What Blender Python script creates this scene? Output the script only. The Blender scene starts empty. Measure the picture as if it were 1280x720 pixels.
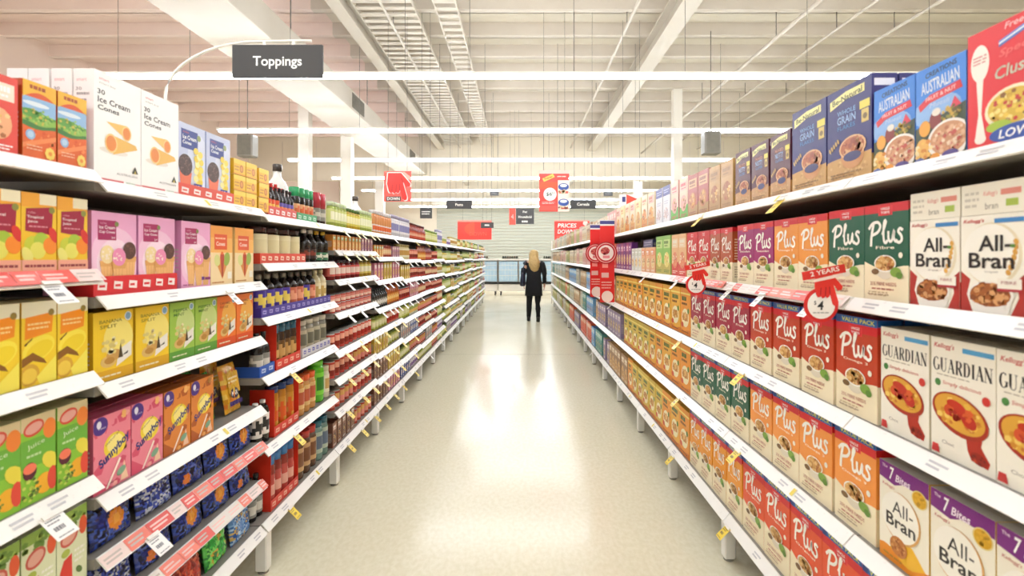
# Supermarket aisle
import bpy, math, random
from mathutils import Vector, Matrix

S = bpy.context.scene
C = S.collection
R = random.Random(11)
PI = math.pi

# ------------------------------------------------------------------ colours and materials
_lin = {}
def L(h):
    """sRGB hex to a linear colour."""
    if not isinstance(h, str):
        return h
    c = _lin.get(h)
    if c is None:
        v = []
        for i in (0, 2, 4):
            x = int(h[i:i + 2], 16) / 255.0
            v.append(x / 12.92 if x <= 0.04045 else ((x + 0.055) / 1.055) ** 2.4)
        c = _lin[h] = (v[0], v[1], v[2], 1.0)
    return c

def new_mat(name):
    m = bpy.data.materials.new(name)
    m.use_nodes = True
    nt = m.node_tree
    b = nt.nodes.get('Principled BSDF')
    return m, nt, b

def noise(nt, scale, detail=3.0, vec='Object'):
    tc = nt.nodes.new('ShaderNodeTexCoord')
    n = nt.nodes.new('ShaderNodeTexNoise')
    n.inputs['Scale'].default_value = scale
    n.inputs['Detail'].default_value = detail
    nt.links.new(tc.outputs[vec], n.inputs['Vector'])
    return n

def ramp(nt, src, stops):
    r = nt.nodes.new('ShaderNodeValToRGB')
    while len(r.color_ramp.elements) < len(stops):
        r.color_ramp.elements.new(0.5)
    for e, (p, c) in zip(r.color_ramp.elements, stops):
        e.position = p
        e.color = L(c) if isinstance(c, str) else (c, c, c, 1)
    nt.links.new(src, r.inputs['Fac'])
    return r

def printed(name, rough, var=0.06, bump=0.0, scale=40, coat=0.0, spec=0.5):
    """A printed surface: its inks come from the mesh's colour attribute."""
    m, nt, b = new_mat(name)
    at = nt.nodes.new('ShaderNodeVertexColor')
    at.layer_name = 'Col'
    nt.links.new(at.outputs['Color'], b.inputs['Base Color'])
    n = noise(nt, scale)
    r = ramp(nt, n.outputs['Fac'], [(0.3, max(0.02, rough - var)), (0.7, rough + var)])
    nt.links.new(r.outputs['Color'], b.inputs['Roughness'])
    b.inputs['Specular IOR Level'].default_value = spec
    b.inputs['Coat Weight'].default_value = coat
    b.inputs['Coat Roughness'].default_value = 0.1
    if bump:
        bp = nt.nodes.new('ShaderNodeBump')
        bp.inputs['Strength'].default_value = bump
        bp.inputs['Distance'].default_value = 0.01
        nt.links.new(n.outputs['Fac'], bp.inputs['Height'])
        nt.links.new(bp.outputs['Normal'], b.inputs['Normal'])
    return m

def plain(name, col, rough=0.5, col2=None, scale=6.0, metal=0.0, bump=0.0, spec=0.5, detail=3.0):
    m, nt, b = new_mat(name)
    n = noise(nt, scale, detail)
    r = ramp(nt, n.outputs['Fac'], [(0.3, col), (0.7, col2 or col)])
    nt.links.new(r.outputs['Color'], b.inputs['Base Color'])
    b.inputs['Roughness'].default_value = rough
    b.inputs['Metallic'].default_value = metal
    b.inputs['Specular IOR Level'].default_value = spec
    if bump:
        bp = nt.nodes.new('ShaderNodeBump')
        bp.inputs['Strength'].default_value = bump
        bp.inputs['Distance'].default_value = 0.01
        nt.links.new(n.outputs['Fac'], bp.inputs['Height'])
        nt.links.new(bp.outputs['Normal'], b.inputs['Normal'])
    return m

def glow(name, col, strength):
    m, nt, b = new_mat(name)
    n = noise(nt, 2.0)
    r = ramp(nt, n.outputs['Fac'], [(0.0, col), (1.0, col)])
    nt.links.new(r.outputs['Color'], b.inputs['Base Color'])
    nt.links.new(r.outputs['Color'], b.inputs['Emission Color'])
    b.inputs['Emission Strength'].default_value = strength
    return m

M = {}
M['card'] = printed('printed_card', 0.42)
M['gloss'] = printed('printed_gloss', 0.2, 0.04, spec=0.5)
M['foil'] = printed('printed_foil', 0.26, 0.08, bump=0.35, scale=28)
M['glass'] = printed('bottle_glass', 0.09, 0.03)
M['rail'] = printed('price_rail_plastic', 0.32, 0.05)
M['sign'] = printed('sign_board', 0.4, 0.05)
M['steel'] = plain('white_steel', 'E9E7E2', 0.38, 'F0EEE9', 9)
M['shelf'] = plain('shelf_steel', '8C8780', 0.5, '948F88', 9)
M['back'] = plain('back_panel_steel', '8E8A84', 0.6, '98948D', 5)
M['cloth'] = plain('black_cloth', '121215', 0.9, '1B1B20', 60, bump=0.3)
M['denim'] = plain('black_trousers', '0E0E10', 0.85, '17171A', 80)
M['navy'] = plain('navy_leather', '161B30', 0.5, '1E2540', 40, bump=0.2)
M['skin'] = plain('skin', 'C99A80', 0.55, 'D3A68C', 30)
M['shoe'] = plain('black_shoe', '141210', 0.45, '1D1A17', 30)

# ------------------------------------------------------------------ mesh building
class MB:
    def __init__(s):
        s.v, s.f, s.c, s.m, s.sm = [], [], [], [], []
    def face(s, pts, col, mat=0, sm=False):
        b = len(s.v)
        s.v.extend(pts)
        s.f.append(tuple(range(b, b + len(pts))))
        s.c.append(L(col)); s.m.append(mat); s.sm.append(sm)
    def mesh_faces(s, verts, faces, cols, mat=0, sm=False):
        b = len(s.v)
        s.v.extend(verts)
        for i, f in enumerate(faces):
            s.f.append(tuple(b + k for k in f))
            s.c.append(L(cols[i] if isinstance(cols, list) else cols)); s.m.append(mat); s.sm.append(sm)
    def box(s, x0, y0, z0, x1, y1, z1, col, mat=0):
        """col: one colour or a dict with front (-y), back, left (-x), right, top, bottom."""
        v = [(x0, y0, z0), (x1, y0, z0), (x1, y1, z0), (x0, y1, z0), (x0, y0, z1), (x1, y0, z1), (x1, y1, z1), (x0, y1, z1)]
        F = [('front', (0, 1, 5, 4)), ('right', (1, 2, 6, 5)), ('back', (2, 3, 7, 6)), ('left', (3, 0, 4, 7)), ('top', (4, 5, 6, 7)), ('bottom', (3, 2, 1, 0))]
        cols = [col.get(k, col.get('side', col.get('front'))) if isinstance(col, dict) else col for k, _ in F]
        s.mesh_faces(v, [f for _, f in F], cols, mat)
    def hexa(s, v, col, mat=0):
        """8 corners ordered as in box()."""
        s.mesh_faces(v, [(0, 1, 5, 4), (1, 2, 6, 5), (2, 3, 7, 6), (3, 0, 4, 7), (4, 5, 6, 7), (3, 2, 1, 0)], col, mat)
    def bbox(s, x0, y0, z0, x1, y1, z1, col, b=0.002, mat=0):
        """box with chamfered vertical and horizontal edges (all 12)."""
        b = min(b, (x1 - x0) * .45, (y1 - y0) * .45, (z1 - z0) * .45)
        rings = []
        for z, i in ((z0, b), (z0 + b, 0), (z1 - b, 0), (z1, b)):
            rings.append([(x0 + b, y0 + i, z), (x1 - b, y0 + i, z), (x1 - i, y0 + b, z), (x1 - i, y1 - b, z), (x1 - b, y1 - i, z), (x0 + b, y1 - i, z), (x0 + i, y1 - b, z), (x0 + i, y0 + b, z)])
        verts = [p for r in rings for p in r]
        fs = []
        for k in range(3):
            for j in range(8):
                a = k * 8 + j; c = k * 8 + (j + 1) % 8
                fs.append((a, c, c + 8, a + 8))
        fs.append(tuple(range(7, -1, -1))); fs.append(tuple(range(24, 32)))
        s.mesh_faces(verts, fs, col, mat)
    def lathe(s, prof, cx=0., cy=0., z0=0., n=14, col='FFFFFF', mat=0, cap=True, sm=True, sq=1.0, start=0.0):
        """prof: [(r, z)]; col: colour, list per segment, or f(segment, column fraction)."""
        b = len(s.v)
        for r, z in prof:
            for k in range(n):
                a = 2 * PI * k / n - PI / 2 + start
                ca, sa = math.cos(a), math.sin(a)
                if sq != 1.0:
                    q = max(abs(ca), abs(sa)) ** (sq)
                    ca, sa = ca / q, sa / q
                s.v.append((cx + r * ca, cy + r * sa, z0 + z))
        for i in range(len(prof) - 1):
            for k in range(n):
                k2 = (k + 1) % n
                s.f.append((b + i * n + k, b + i * n + k2, b + (i + 1) * n + k2, b + (i + 1) * n + k))
                cc = col(i, ((k + .5) / n + .5) % 1.0) if callable(col) else (col[i] if isinstance(col, list) else col)
                s.c.append(L(cc)); s.m.append(mat); s.sm.append(sm)
        if cap:
            last = col[-1] if isinstance(col, list) else (col(len(prof) - 2, .5) if callable(col) else col)
            first = col[0] if isinstance(col, list) else (col(0, .5) if callable(col) else col)
            s.f.append(tuple(b + (len(prof) - 1) * n + k for k in range(n))); s.c.append(L(last)); s.m.append(mat); s.sm.append(False)
            s.f.append(tuple(b + k for k in range(n - 1, -1, -1))); s.c.append(L(first)); s.m.append(mat); s.sm.append(False)
    def tube(s, pts, r, n=6, col='FFFFFF', mat=0, sm=True):
        pts = [Vector(p) for p in pts]
        b = len(s.v)
        up = Vector((0, 0, 1))
        for i, p in enumerate(pts):
            d = (pts[min(i + 1, len(pts) - 1)] - pts[max(i - 1, 0)]).normalized()
            a = d.cross(up if abs(d.z) < .95 else Vector((1, 0, 0))).normalized()
            c = a.cross(d)
            rr = r[i] if isinstance(r, (list, tuple)) else r
            for k in range(n):
                t = 2 * PI * k / n
                s.v.append(tuple(p + a * (rr * math.cos(t)) + c * (rr * math.sin(t))))
        for i in range(len(pts) - 1):
            for k in range(n):
                k2 = (k + 1) % n
                s.f.append((b + i * n + k, b + i * n + k2, b + (i + 1) * n + k2, b + (i + 1) * n + k))
                s.c.append(L(col)); s.m.append(mat); s.sm.append(sm)
        s.f.append(tuple(b + k for k in range(n - 1, -1, -1))); s.c.append(L(col)); s.m.append(mat); s.sm.append(False)
        s.f.append(tuple(b + (len(pts) - 1) * n + k for k in range(n))); s.c.append(L(col)); s.m.append(mat); s.sm.append(False)
    def mesh(s, name, mats):
        me = bpy.data.meshes.new(name)
        me.from_pydata(s.v, [], s.f)
        for m in (mats if isinstance(mats, (list, tuple)) else [mats]):
            me.materials.append(M[m] if isinstance(m, str) else m)
        at = me.color_attributes.new('Col', 'FLOAT_COLOR', 'CORNER')
        buf = []
        for f, c in zip(s.f, s.c):
            buf.extend(tuple(c) * len(f))
        at.data.foreach_set('color', buf)
        me.polygons.foreach_set('material_index', s.m)
        me.polygons.foreach_set('use_smooth', s.sm)
        me.update()
        return me

def link(name, me, parent=None, loc=(0, 0, 0), rot=(0, 0, 0)):
    o = bpy.data.objects.new(name, me)
    C.objects.link(o)
    o.location = loc
    o.rotation_euler = rot
    if parent is not None:
        o.parent = parent
    return o

def tag(o, label=None, cat=None, group=None, kind=None):
    if label: o['label'] = label
    if cat: o['category'] = cat
    if group: o['group'] = group
    if kind: o['kind'] = kind
    return o

def struct(name, mb, mats, label=None):
    o = link(name, mb.mesh(name, mats))
    o['kind'] = 'structure'
    if label: o['label'] = label
    return o

def empty(name, loc=(0, 0, 0), rz=0.0):
    o = bpy.data.objects.new(name, None)
    C.objects.link(o)
    o.location = loc
    o.rotation_euler = (0, 0, rz)
    o.empty_display_size = 0.05
    return o

# ------------------------------------------------------------------ lettering
_glyph = {}
def glyphs(s, shear=0.0, bold=0.0):
    """Outline lettering as triangles, scaled to a unit box; (verts, faces, width/height)."""
    bold = min(bold, .03 if s == 'Sunnyboy' else .018)
    k = (s, shear, bold)
    if k in _glyph:
        return _glyph[k]
    cu = bpy.data.curves.new('lettering', 'FONT')
    cu.body = s
    cu.shear = shear
    cu.offset = bold
    cu.resolution_u = 4 if s in ('Toppings', 'All-', 'Bran', 'Sunnyboy') else 2
    cu.dimensions = '2D'
    cu.fill_mode = 'BOTH'
    ob = bpy.data.objects.new('lettering', cu)
    C.objects.link(ob)
    bpy.context.view_layer.update()
    ev = ob.evaluated_get(bpy.context.evaluated_depsgraph_get())
    me = ev.to_mesh()
    vs = [(v.co.x, v.co.y) for v in me.vertices]
    fs = [tuple(p.vertices) for p in me.polygons]
    ev.to_mesh_clear()
    bpy.data.objects.remove(ob)
    bpy.data.curves.remove(cu)
    x0, x1 = min(v[0] for v in vs), max(v[0] for v in vs)
    y0, y1 = min(v[1] for v in vs), max(v[1] for v in vs)
    vs = [((x - x0) / (x1 - x0), (y - y0) / (y1 - y0)) for x, y in vs]
    out = []
    for f in fs:
        a = sum(vs[f[i]][0] * vs[f[(i + 1) % len(f)]][1] - vs[f[(i + 1) % len(f)]][0] * vs[f[i]][1] for i in range(len(f)))
        out.append(f if a > 0 else f[::-1])
    _glyph[k] = (vs, out, (x1 - x0) / (y1 - y0))
    return _glyph[k]

class Art:
    """Printing on one flat face: normalised (u, v) on a w x h face; later shapes lie on top."""
    def __init__(s, mb, o, ux, uz, w, h, mat=0, lift=0.0001, seed=3):
        s.mb, s.o, s.ux, s.uz = mb, Vector(o), Vector(ux), Vector(uz)
        s.n = s.ux.cross(s.uz)
        s.w, s.h, s.k, s.mat, s.lift = w, h, 0, mat, lift
        s.r = random.Random(seed)
    def P(s, u, v):
        u = min(max(u, 0.0), 1.0); v = min(max(v, 0.0), 1.0)
        return tuple(s.o + s.ux * (u * s.w) + s.uz * (v * s.h) + s.n * (s.lift * s.k))
    def poly(s, pts, c, up=True):
        if up: s.k += 1
        a = sum(pts[i][0] * pts[(i + 1) % len(pts)][1] - pts[(i + 1) % len(pts)][0] * pts[i][1] for i in range(len(pts)))
        if a < 0: pts = pts[::-1]
        s.mb.face([s.P(*p) for p in pts], c, s.mat)
    def rect(s, u0, v0, u1, v1, c, up=True):
        s.poly([(u0, v0), (u1, v0), (u1, v1), (u0, v1)], c, up)
    def ell(s, cx, cy, rx, ry, c, n=18, rot=0.0, up=True):
        ar = s.w / s.h
        cr, sr = math.cos(rot), math.sin(rot)
        pts = []
        for k in range(n):
            a = 2 * PI * k / n
            x, y = rx * math.cos(a), ry / ar * math.sin(a)
            pts.append((cx + x * cr - y * sr, cy + (x * sr + y * cr) * ar))
        s.poly(pts, c, up)
    def circ(s, cx, cy, r, c, n=18, up=True):
        s.ell(cx, cy, r, r * s.w / s.h, c, n, up=up)
    def text(s, t, cx, cy, w, c, h=None, shear=0.0, bold=0.0, rot=0.0):
        vs, fs, asp = glyphs(t, shear, bold)
        s.k += 1
        ar = s.w / s.h
        if h is None:
            h = w / asp * ar
        cr, sr = math.cos(rot), math.sin(rot)
        out = []
        for x, y in vs:
            X, Y = (x - .5) * w, (y - .5) * h / ar
            out.append(s.P(cx + X * cr - Y * sr, cy + (X * sr + Y * cr) * ar))
        s.mb.mesh_faces(out, fs, c, s.mat)
    def lines(s, u0, v0, u1, v1, n, c, fill=0.45):
        """small print too fine to read."""
        s.k += 1
        st = (v1 - v0) / n
        for i in range(n):
            u = u0
            end = u1 - (u1 - u0) * s.r.uniform(0, .35) * (i == 0)
            while u < end - .01:
                l = s.r.uniform(.05, .14)
                s.rect(u, v0 + st * i + st * (1 - fill) / 2, min(u + l, end), v0 + st * i + st * (1 + fill) / 2, c, False)
                u += l + .02
    def flakes(s, cx, cy, rx, ry, cols, n, size):
        s.k += 1
        ar = s.w / s.h
        for i in range(n):
            a, q = s.r.uniform(0, 2 * PI), math.sqrt(s.r.random())
            x, y = cx + rx * q * math.cos(a), cy + ry * q * math.sin(a)
            z = size * s.r.uniform(.6, 1.3)
            t = s.r.uniform(0, PI)
            if i % 12 == 0: s.k += .15
            s.poly([(x + z * math.cos(t + j * 2 * PI / 5), y + z * ar * math.sin(t + j * 2 * PI / 5) * .8) for j in range(5)], s.r.choice(cols), False)
    def bowl(s, cx, cy, r, bowl='F4F1EA', food=('C98A4B', 'DDA765', 'B26B35'), rim=None, n=40, tilt=0.55, size=None, base=None):
        ar = s.w / s.h
        s.ell(cx, cy - r * ar * .38, r * .86, r * ar * .62, base or bowl)
        s.ell(cx, cy, r, r * ar * tilt, rim or bowl)
        s.ell(cx, cy, r * .88, r * ar * tilt * .84, food[0])
        s.flakes(cx, cy, r * .78, r * ar * tilt * .7, list(food), n, size or r * .17)
    def cone(s, cx, y0, y1, r, cone='E8B36A', scoop=None):
        ar = s.w / s.h
        s.poly([(cx, y0), (cx + r, y1), (cx - r, y1)], cone)
        s.poly([(cx - r * 1.05, y1), (cx + r * 1.05, y1), (cx + r * .95, y1 - .05), (cx - r * .95, y1 - .05)], 'D79A4E')
        if scoop:
            s.circ(cx, y1 + r * ar * .6, r * 1.05, scoop)
    def wave(s, v0, amp, c, top=False, n=10, ph=0.0, k=1.0, slope=0.0):
        pts = [(i / n, v0 + slope * (i / n - .5) + amp * math.sin(ph + k * 2 * PI * i / n)) for i in range(n + 1)]
        pts += [(1, 1), (0, 1)] if top else [(1, 0), (0, 0)]
        s.poly(pts, c)

    def stroke(s, pts, w, c, up=True):
        """a brush stroke along normalised points; w: width (one, or one per point) as a fraction of the face's width."""
        if up: s.k += 1
        ar = s.w / s.h
        q = [(x, y / ar) for x, y in pts]
        ws = w if isinstance(w, (list, tuple)) else [w] * len(q)
        side = []
        for i, (x, y) in enumerate(q):
            a, b = q[max(0, i - 1)], q[min(len(q) - 1, i + 1)]
            dx, dy = b[0] - a[0], b[1] - a[1]
            l = math.hypot(dx, dy) or 1
            side.append((-dy / l * ws[i] / 2, dx / l * ws[i] / 2))
        for i in range(len(q) - 1):
            (x0, y0), (x1, y1), (a0, b0), (a1, b1) = q[i], q[i + 1], side[i], side[i + 1]
            s.poly([(x0 + a0, (y0 + b0) * ar), (x0 - a0, (y0 - b0) * ar), (x1 - a1, (y1 - b1) * ar), (x1 + a1, (y1 + b1) * ar)], c, False)
    def smooth(s, pts, w, c, n=4, up=True):
        """stroke along a Catmull-Rom curve."""
        P = [pts[0]] + list(pts) + [pts[-1]]
        out = []
        for i in range(1, len(P) - 2):
            for j in range(n):
                t = j / n
                out.append(tuple(.5 * ((2 * P[i][k]) + (-P[i - 1][k] + P[i + 1][k]) * t + (2 * P[i - 1][k] - 5 * P[i][k] + 4 * P[i + 1][k] - P[i + 2][k]) * t * t + (-P[i - 1][k] + 3 * P[i][k] - 3 * P[i + 1][k] + P[i + 2][k]) * t ** 3) for k in (0, 1)))
        out.append(pts[-1])
        s.stroke(out, w, c, up)
    def brush_plus(s, cx, cy, w, h, c, rot=0.0, th=.05):
        """the word Plus in brush lettering."""
        cr, sr = math.cos(rot), math.sin(rot)
        ar = s.w / s.h
        def T(p):
            X, Y = (p[0] - .5) * w, (p[1] - .5) * h / ar
            return (cx + X * cr - Y * sr, cy + (X * sr + Y * cr) * ar)
        for st, k in (([(.07, .0), (.10, .45), (.17, .93)], 1.1), ([(.02, .74), (.14, .95), (.30, .98), (.37, .80), (.29, .57), (.12, .47)], 1.0),
                      ([(.41, .44), (.475, .66), (.525, .86), (.545, 1.0)], .8), ([(.545, 1.0), (.495, .98), (.465, .7), (.455, .35), (.475, .13), (.525, .1), (.565, .2)], .95),
                      ([(.60, .56), (.595, .27), (.64, .12), (.70, .22), (.755, .56), (.745, .24), (.79, .11), (.83, .18)], .95),
                      ([(.99, .52), (.92, .60), (.87, .49), (.94, .32), (.95, .14), (.88, .05), (.80, .13)], .95)):
            s.smooth([T(p) for p in st], th * k * w / .8, c)
    def serif(s, word, cx, cy, w, h, c):
        """high-contrast serif capitals."""
        n = len(word)
        adv = [.55 if ch == 'I' else 1.0 for ch in word]
        tot = sum(adv)
        u = cx - w / 2
        T_, t_ = .25, .07
        arc = lambda x, y, rx, ry, a0, a1, m=10: [(x + rx * math.cos(math.radians(a0 + (a1 - a0) * i / m)), y + ry * math.sin(math.radians(a0 + (a1 - a0) * i / m))) for i in range(m + 1)]
        wid = lambda a0, a1, m=10: [t_ + (T_ - t_) * abs(math.cos(math.radians(a0 + (a1 - a0) * i / m))) ** 1.5 for i in range(m + 1)]
        foot = lambda x, y, k=.17: ([(x - k, y), (x + k, y)], t_)
        G = {'G': [(arc(.5, .5, .38, .48, 48, 318), wid(48, 318)), ([(.84, .1), (.84, .42)], T_ * .8), foot(.82, .42)],
             'U': [([(.2, .98), (.2, .3)], T_), (arc(.5, .3, .3, .28, 180, 360), [T_, T_ * .8, T_ * .6, t_ * 1.6] + [t_] * 7), ([(.8, .3), (.8, .98)], t_), foot(.2, .98), foot(.8, .98)],
             'A': [([(.5, .99), (.14, .02)], t_), ([(.48, .99), (.84, .02)], T_), ([(.26, .33), (.7, .33)], t_), foot(.14, .02, .12), foot(.84, .02)],
             'R': [([(.24, .02), (.24, .98)], T_), ([(.24, .97), (.5, .97)], t_), (arc(.5, .74, .28, .23, 90, -90), wid(90, -90)), ([(.24, .51), (.5, .51)], t_), ([(.5, .51), (.86, .02)], T_), foot(.24, .02), foot(.24, .98), foot(.88, .02, .1)],
             'D': [([(.24, .02), (.24, .98)], T_), ([(.1, .975), (.45, .975)], t_), ([(.1, .025), (.45, .025)], t_), (arc(.42, .5, .4, .475, 90, -90), wid(90, -90))],
             'I': [([(.27, .02), (.27, .98)], T_), foot(.27, .02), foot(.27, .98)],
             'N': [([(.16, .02), (.16, .98)], t_), ([(.14, .98), (.84, .02)], T_), ([(.84, .02), (.84, .98)], t_), foot(.16, .02), foot(.84, .98), foot(.12, .98, .1)]}
        s.k += 1
        for ch, ad in zip(word, adv):
            cw = w / tot
            for pts, wd in G[ch]:
                s.stroke([(u + x * cw * .96, cy - h / 2 + y * h) for x, y in pts], [q * cw for q in wd] if isinstance(wd, list) else wd * cw, c, False)
            u += cw * ad

def front_art(mb, w, h, y=-0.0002, mat=0, seed=3):
    return Art(mb, (-w / 2, y, 0), (1, 0, 0), (0, 0, 1), w, h, mat, seed=seed)

# ------------------------------------------------------------------ kinds of goods
class Proto:
    """A kind of goods: meshes once, then one object (with its parts) per item."""
    def __init__(s, name, cat, desc, parts, w, h, d, root=None):
        s.name, s.cat, s.desc, s.parts, s.w, s.h, s.d, s.root = name, cat, desc, parts, w, h, d, root
        s.first = None
    def make(s, loc, rz, rx=0.0, ry=0.0):
        if s.first is None:
            if s.root is not None:
                o = link(s.name, s.root)
            else:
                o = empty(s.name)
            for nm, me in s.parts:
                link(nm, me, o)
            s.first = o
        else:
            o = s.first.copy()
            for k in ('label', 'category', 'group'):
                if k in o: del o[k]
            C.objects.link(o)
            for ch in s.kids:
                c = ch.copy()
                C.objects.link(c)
                c.parent = o
        if s.first is o:
            s.kids = list(o.children)
        o.location = loc
        o.rotation_euler = (rx, ry, rz)
        return o

LAMP, EXPO = 42.0, 0.17
XL, XR = -1.215, 1.03      # planes of the product fronts on either side of the aisle
PLACED = []
def put(p, side, bay, shelf, y, z, depth=0.0, row=0, jit=0.6, rx=0.0, spin=0.0, lift=0.0):
    """Stand one item on a shelf, its front at the shelf's edge (or DEPTH behind it)."""
    a = math.radians(R.uniform(-jit, jit)) + spin
    if side == 'left':
        loc, rz = (XL - depth - R.uniform(0, .003), y, z + lift), PI / 2 + a
    else:
        loc, rz = (XR + depth + R.uniform(0, .003), y, z + lift), -PI / 2 + a
    o = p.make(loc, rz, rx)
    PLACED.append((o, p, side, bay, shelf, row, y))
    return o

ORD = ['first', 'second', 'third', 'fourth', 'fifth', 'sixth', 'seventh', 'eighth', 'ninth', 'tenth', 'eleventh', 'twelfth',
       'thirteenth', 'fourteenth', 'fifteenth', 'sixteenth', 'seventeenth', 'eighteenth', 'nineteenth', 'twentieth'] + ['%dth' % i for i in range(21, 60)]
def shelf_word(i, n):
    return 'top' if i == 0 else ('bottom' if i == n - 1 else ORD[i])

def label_goods(counts):
    runs = {}
    for o, p, side, bay, shelf, row, y in PLACED:
        runs.setdefault((p.desc, side, bay, shelf, row), []).append((y, o, p))
    for (desc, side, bay, shelf, row), items in runs.items():
        items.sort(key=lambda t: t[0])
        sw = shelf_word(shelf, counts[(side, bay)])
        bw = ORD[bay - 1]
        for i, (y, o, p) in enumerate(items):
            tier = {0: '', 1: ', second row', 2: ', third row', 3: ', fourth row', 10: ', stacked second', 11: ', stacked third', 20: ''}[row]
            near = bay <= 2                       # part of the nearest bays lies outside the view: count these from their far end
            if len(items) == 1:
                lab = '%s%s, on %s shelf of %s %s bay' % (desc, tier, sw, bw, side)
            elif near:
                lab = '%s%s, %s from far end, %s shelf, %s %s bay' % (desc, tier, ORD[len(items) - 1 - i], sw, bw, side)
            else:
                lab = '%s%s, %s along %s shelf, %s %s bay' % (desc, tier, ORD[i], sw, bw, side)
            tag(o, lab, p.cat, '%s on %s shelf of %s %s bay' % (p.name.replace('_', ' ') + 's', sw, bw, side))
# ------------------------------------------------------------------ cartons
def carton(desc, w, h, d, cols, art=None, sideart=None, name='cereal_box', cat='box', seed=3, b=0.0015, mat='card', topart=None):
    """cols: front, side, top. The near side is +x on the left shelves' -y ... both sides get SIDEART."""
    mb = MB()
    f, sd, tp = cols
    c = {'front': f, 'side': sd, 'left': sd, 'right': sd, 'back': sd, 'top': tp, 'bottom': sd}
    mb.box(-w / 2, 0, 0, w / 2, d, h, c)
    if art:
        art(front_art(mb, w, h, seed=seed))
    for o, ux in (((w / 2 + .0002, 0, 0), (0, 1, 0)), ((-w / 2 - .0002, d, 0), (0, -1, 0))):
        a = Art(mb, o, ux, (0, 0, 1), d, h, seed=seed)
        if sideart:
            sideart(a)
        else:
            a.lines(.15, .2, .85, .6, 7, 'BDB6AE')
    a = Art(mb, (-w / 2, 0, h + .0002), (1, 0, 0), (0, 1, 0), w, d, seed=seed)
    a.rect(.0, .47, 1, .5, 'B9A890')                    # the tucked flap's edge
    if topart:
        topart(a)
    return Proto(name, cat, desc, [], w, h, d, mb.mesh(name, mat))

CREAM = 'F6E9C8'
def plus(col, variant, vp=False, veg='7FA640', fade=None):
    def art(a):
        ar = a.w / a.h
        k = .86 if vp else .93
        a.wave(.36, .035, CREAM, ph=2.6, k=.8, slope=-.05)
        a.lines(.1, .04, .55, .1, 2, 'C9B48E')
        if fade: a.ell(.7, .45, .3, .1, fade)
        a.rect(0, k - .02, 1, 1, 'D91E2A')
        if vp:
            a.rect(0, .925, 1, 1, '1B63B5')
            a.rect(0, .92, .12, 1, '12408F')
            a.text('VALUE PACK', .55, .962, .8, 'E6E04A', h=.045, bold=.02)
        a.rect(.34, k - .05, .66, k + .045, 'E8393F')
        a.rect(.37, k - .045, .63, k + .04, 'D91E2A')
        a.text('UNCLE', .5, k + .02, .2, 'FFFFFF', h=.026, bold=.02)
        a.text('TOBYS', .5, k - .02, .2, 'FFFFFF', h=.026, bold=.02)
        a.brush_plus(.5, .70, .80, .25, 'FFFDF4', .05, .05)
        a.text(variant, .5, .55, min(.62, .085 * len(variant)), 'FFF6E0', h=.032, bold=.01)
        a.bowl(.5, .385, .25, base='E2D8C4', n=46, food=('C08A44', 'D9A55C', 'A9662F', 'E7C080'))
        a.ell(.74, .30, .12, .05, veg); a.ell(.82, .27, .07, .035, '5E8A33'); a.ell(.28, .3, .09, .03, '7A5A34')
        a.circ(.85, .47, .045, 'F4EEDC')
        a.text('25% FIBRE NEEDS', .46, .175, .6, 'B06A5A', h=.035, bold=.01)
        a.lines(.2, .105, .75, .14, 1, 'C08070')
        a.lines(.1, .05, .6, .08, 1, 'B9A58A')
    def side(a):
        a.rect(0, .0, 1, .36, CREAM); a.rect(0, .86 if vp else .92, 1, 1, 'D91E2A')
        if vp: a.rect(0, .93, 1, 1, '1B63B5')
        a.lines(.15, .4, .85, .8, 8, 'F3D9B8'); a.lines(.15, .08, .85, .3, 5, 'B9A58A')
    def top(a):
        if vp: a.rect(0, 0, 1, .3, 'B3162A')
        a.text('Plus', .5, .7, .3, 'F6E9E0', h=.35, shear=.2)
    return dict(cols=(col, col, 'C2182B'), art=art, sideart=side, topart=top)

def all_bran(a):
    ar = a.w / a.h
    a.rect(0, 0, 1, 1, 'F7F2E4')
    a.poly([(0, 0), (.2, 0), (.1, .18), (.16, .34), (0, .42)], 'B5342C'); a.poly([(1, 0), (.78, 0), (.9, .18), (.86, .34), (1, .42)], 'B5342C')
    a.rect(0, .62, 1, 1, 'F7F2E4')
    a.ell(.5, .60, .45, .32, 'E8DCBE', n=28); a.ell(.47, .605, .43, .30, 'F9F5EA', n=28)
    for i in range(7): a.ell(.86 - .003 * i * i, .72 - .05 * i, .035, .03, 'D9A34A', rot=.6)
    a.text("Kellogg's", .22, .94, .34, 'C8202C', h=.05, shear=.25, bold=.01)
    a.rect(.55, .91, .98, .955, '3C86C6')
    a.text('All-', .55, .71, .50, '26201C', h=.16, bold=.025)
    a.text('Bran', .49, .535, .70, '26201C', h=.16, bold=.025)
    a.ell(.82, .68, .04, .018, '5C8A3A')
    a.text('Original', .5, .42, .2, '6D655C', h=.022)
    a.bowl(.48, .19, .36, food=('A65E2A', 'C0793A', 'D8A06A', '8A4A20'), n=60, bowl='F2EEE6')
    a.rect(.6, .26, .95, .36, 'F3EDE0'); a.text('FIBRE', .77, .32, .22, '9A3030', h=.03); a.rect(.6, .235, .95, .26, 'B32C3A')

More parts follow.
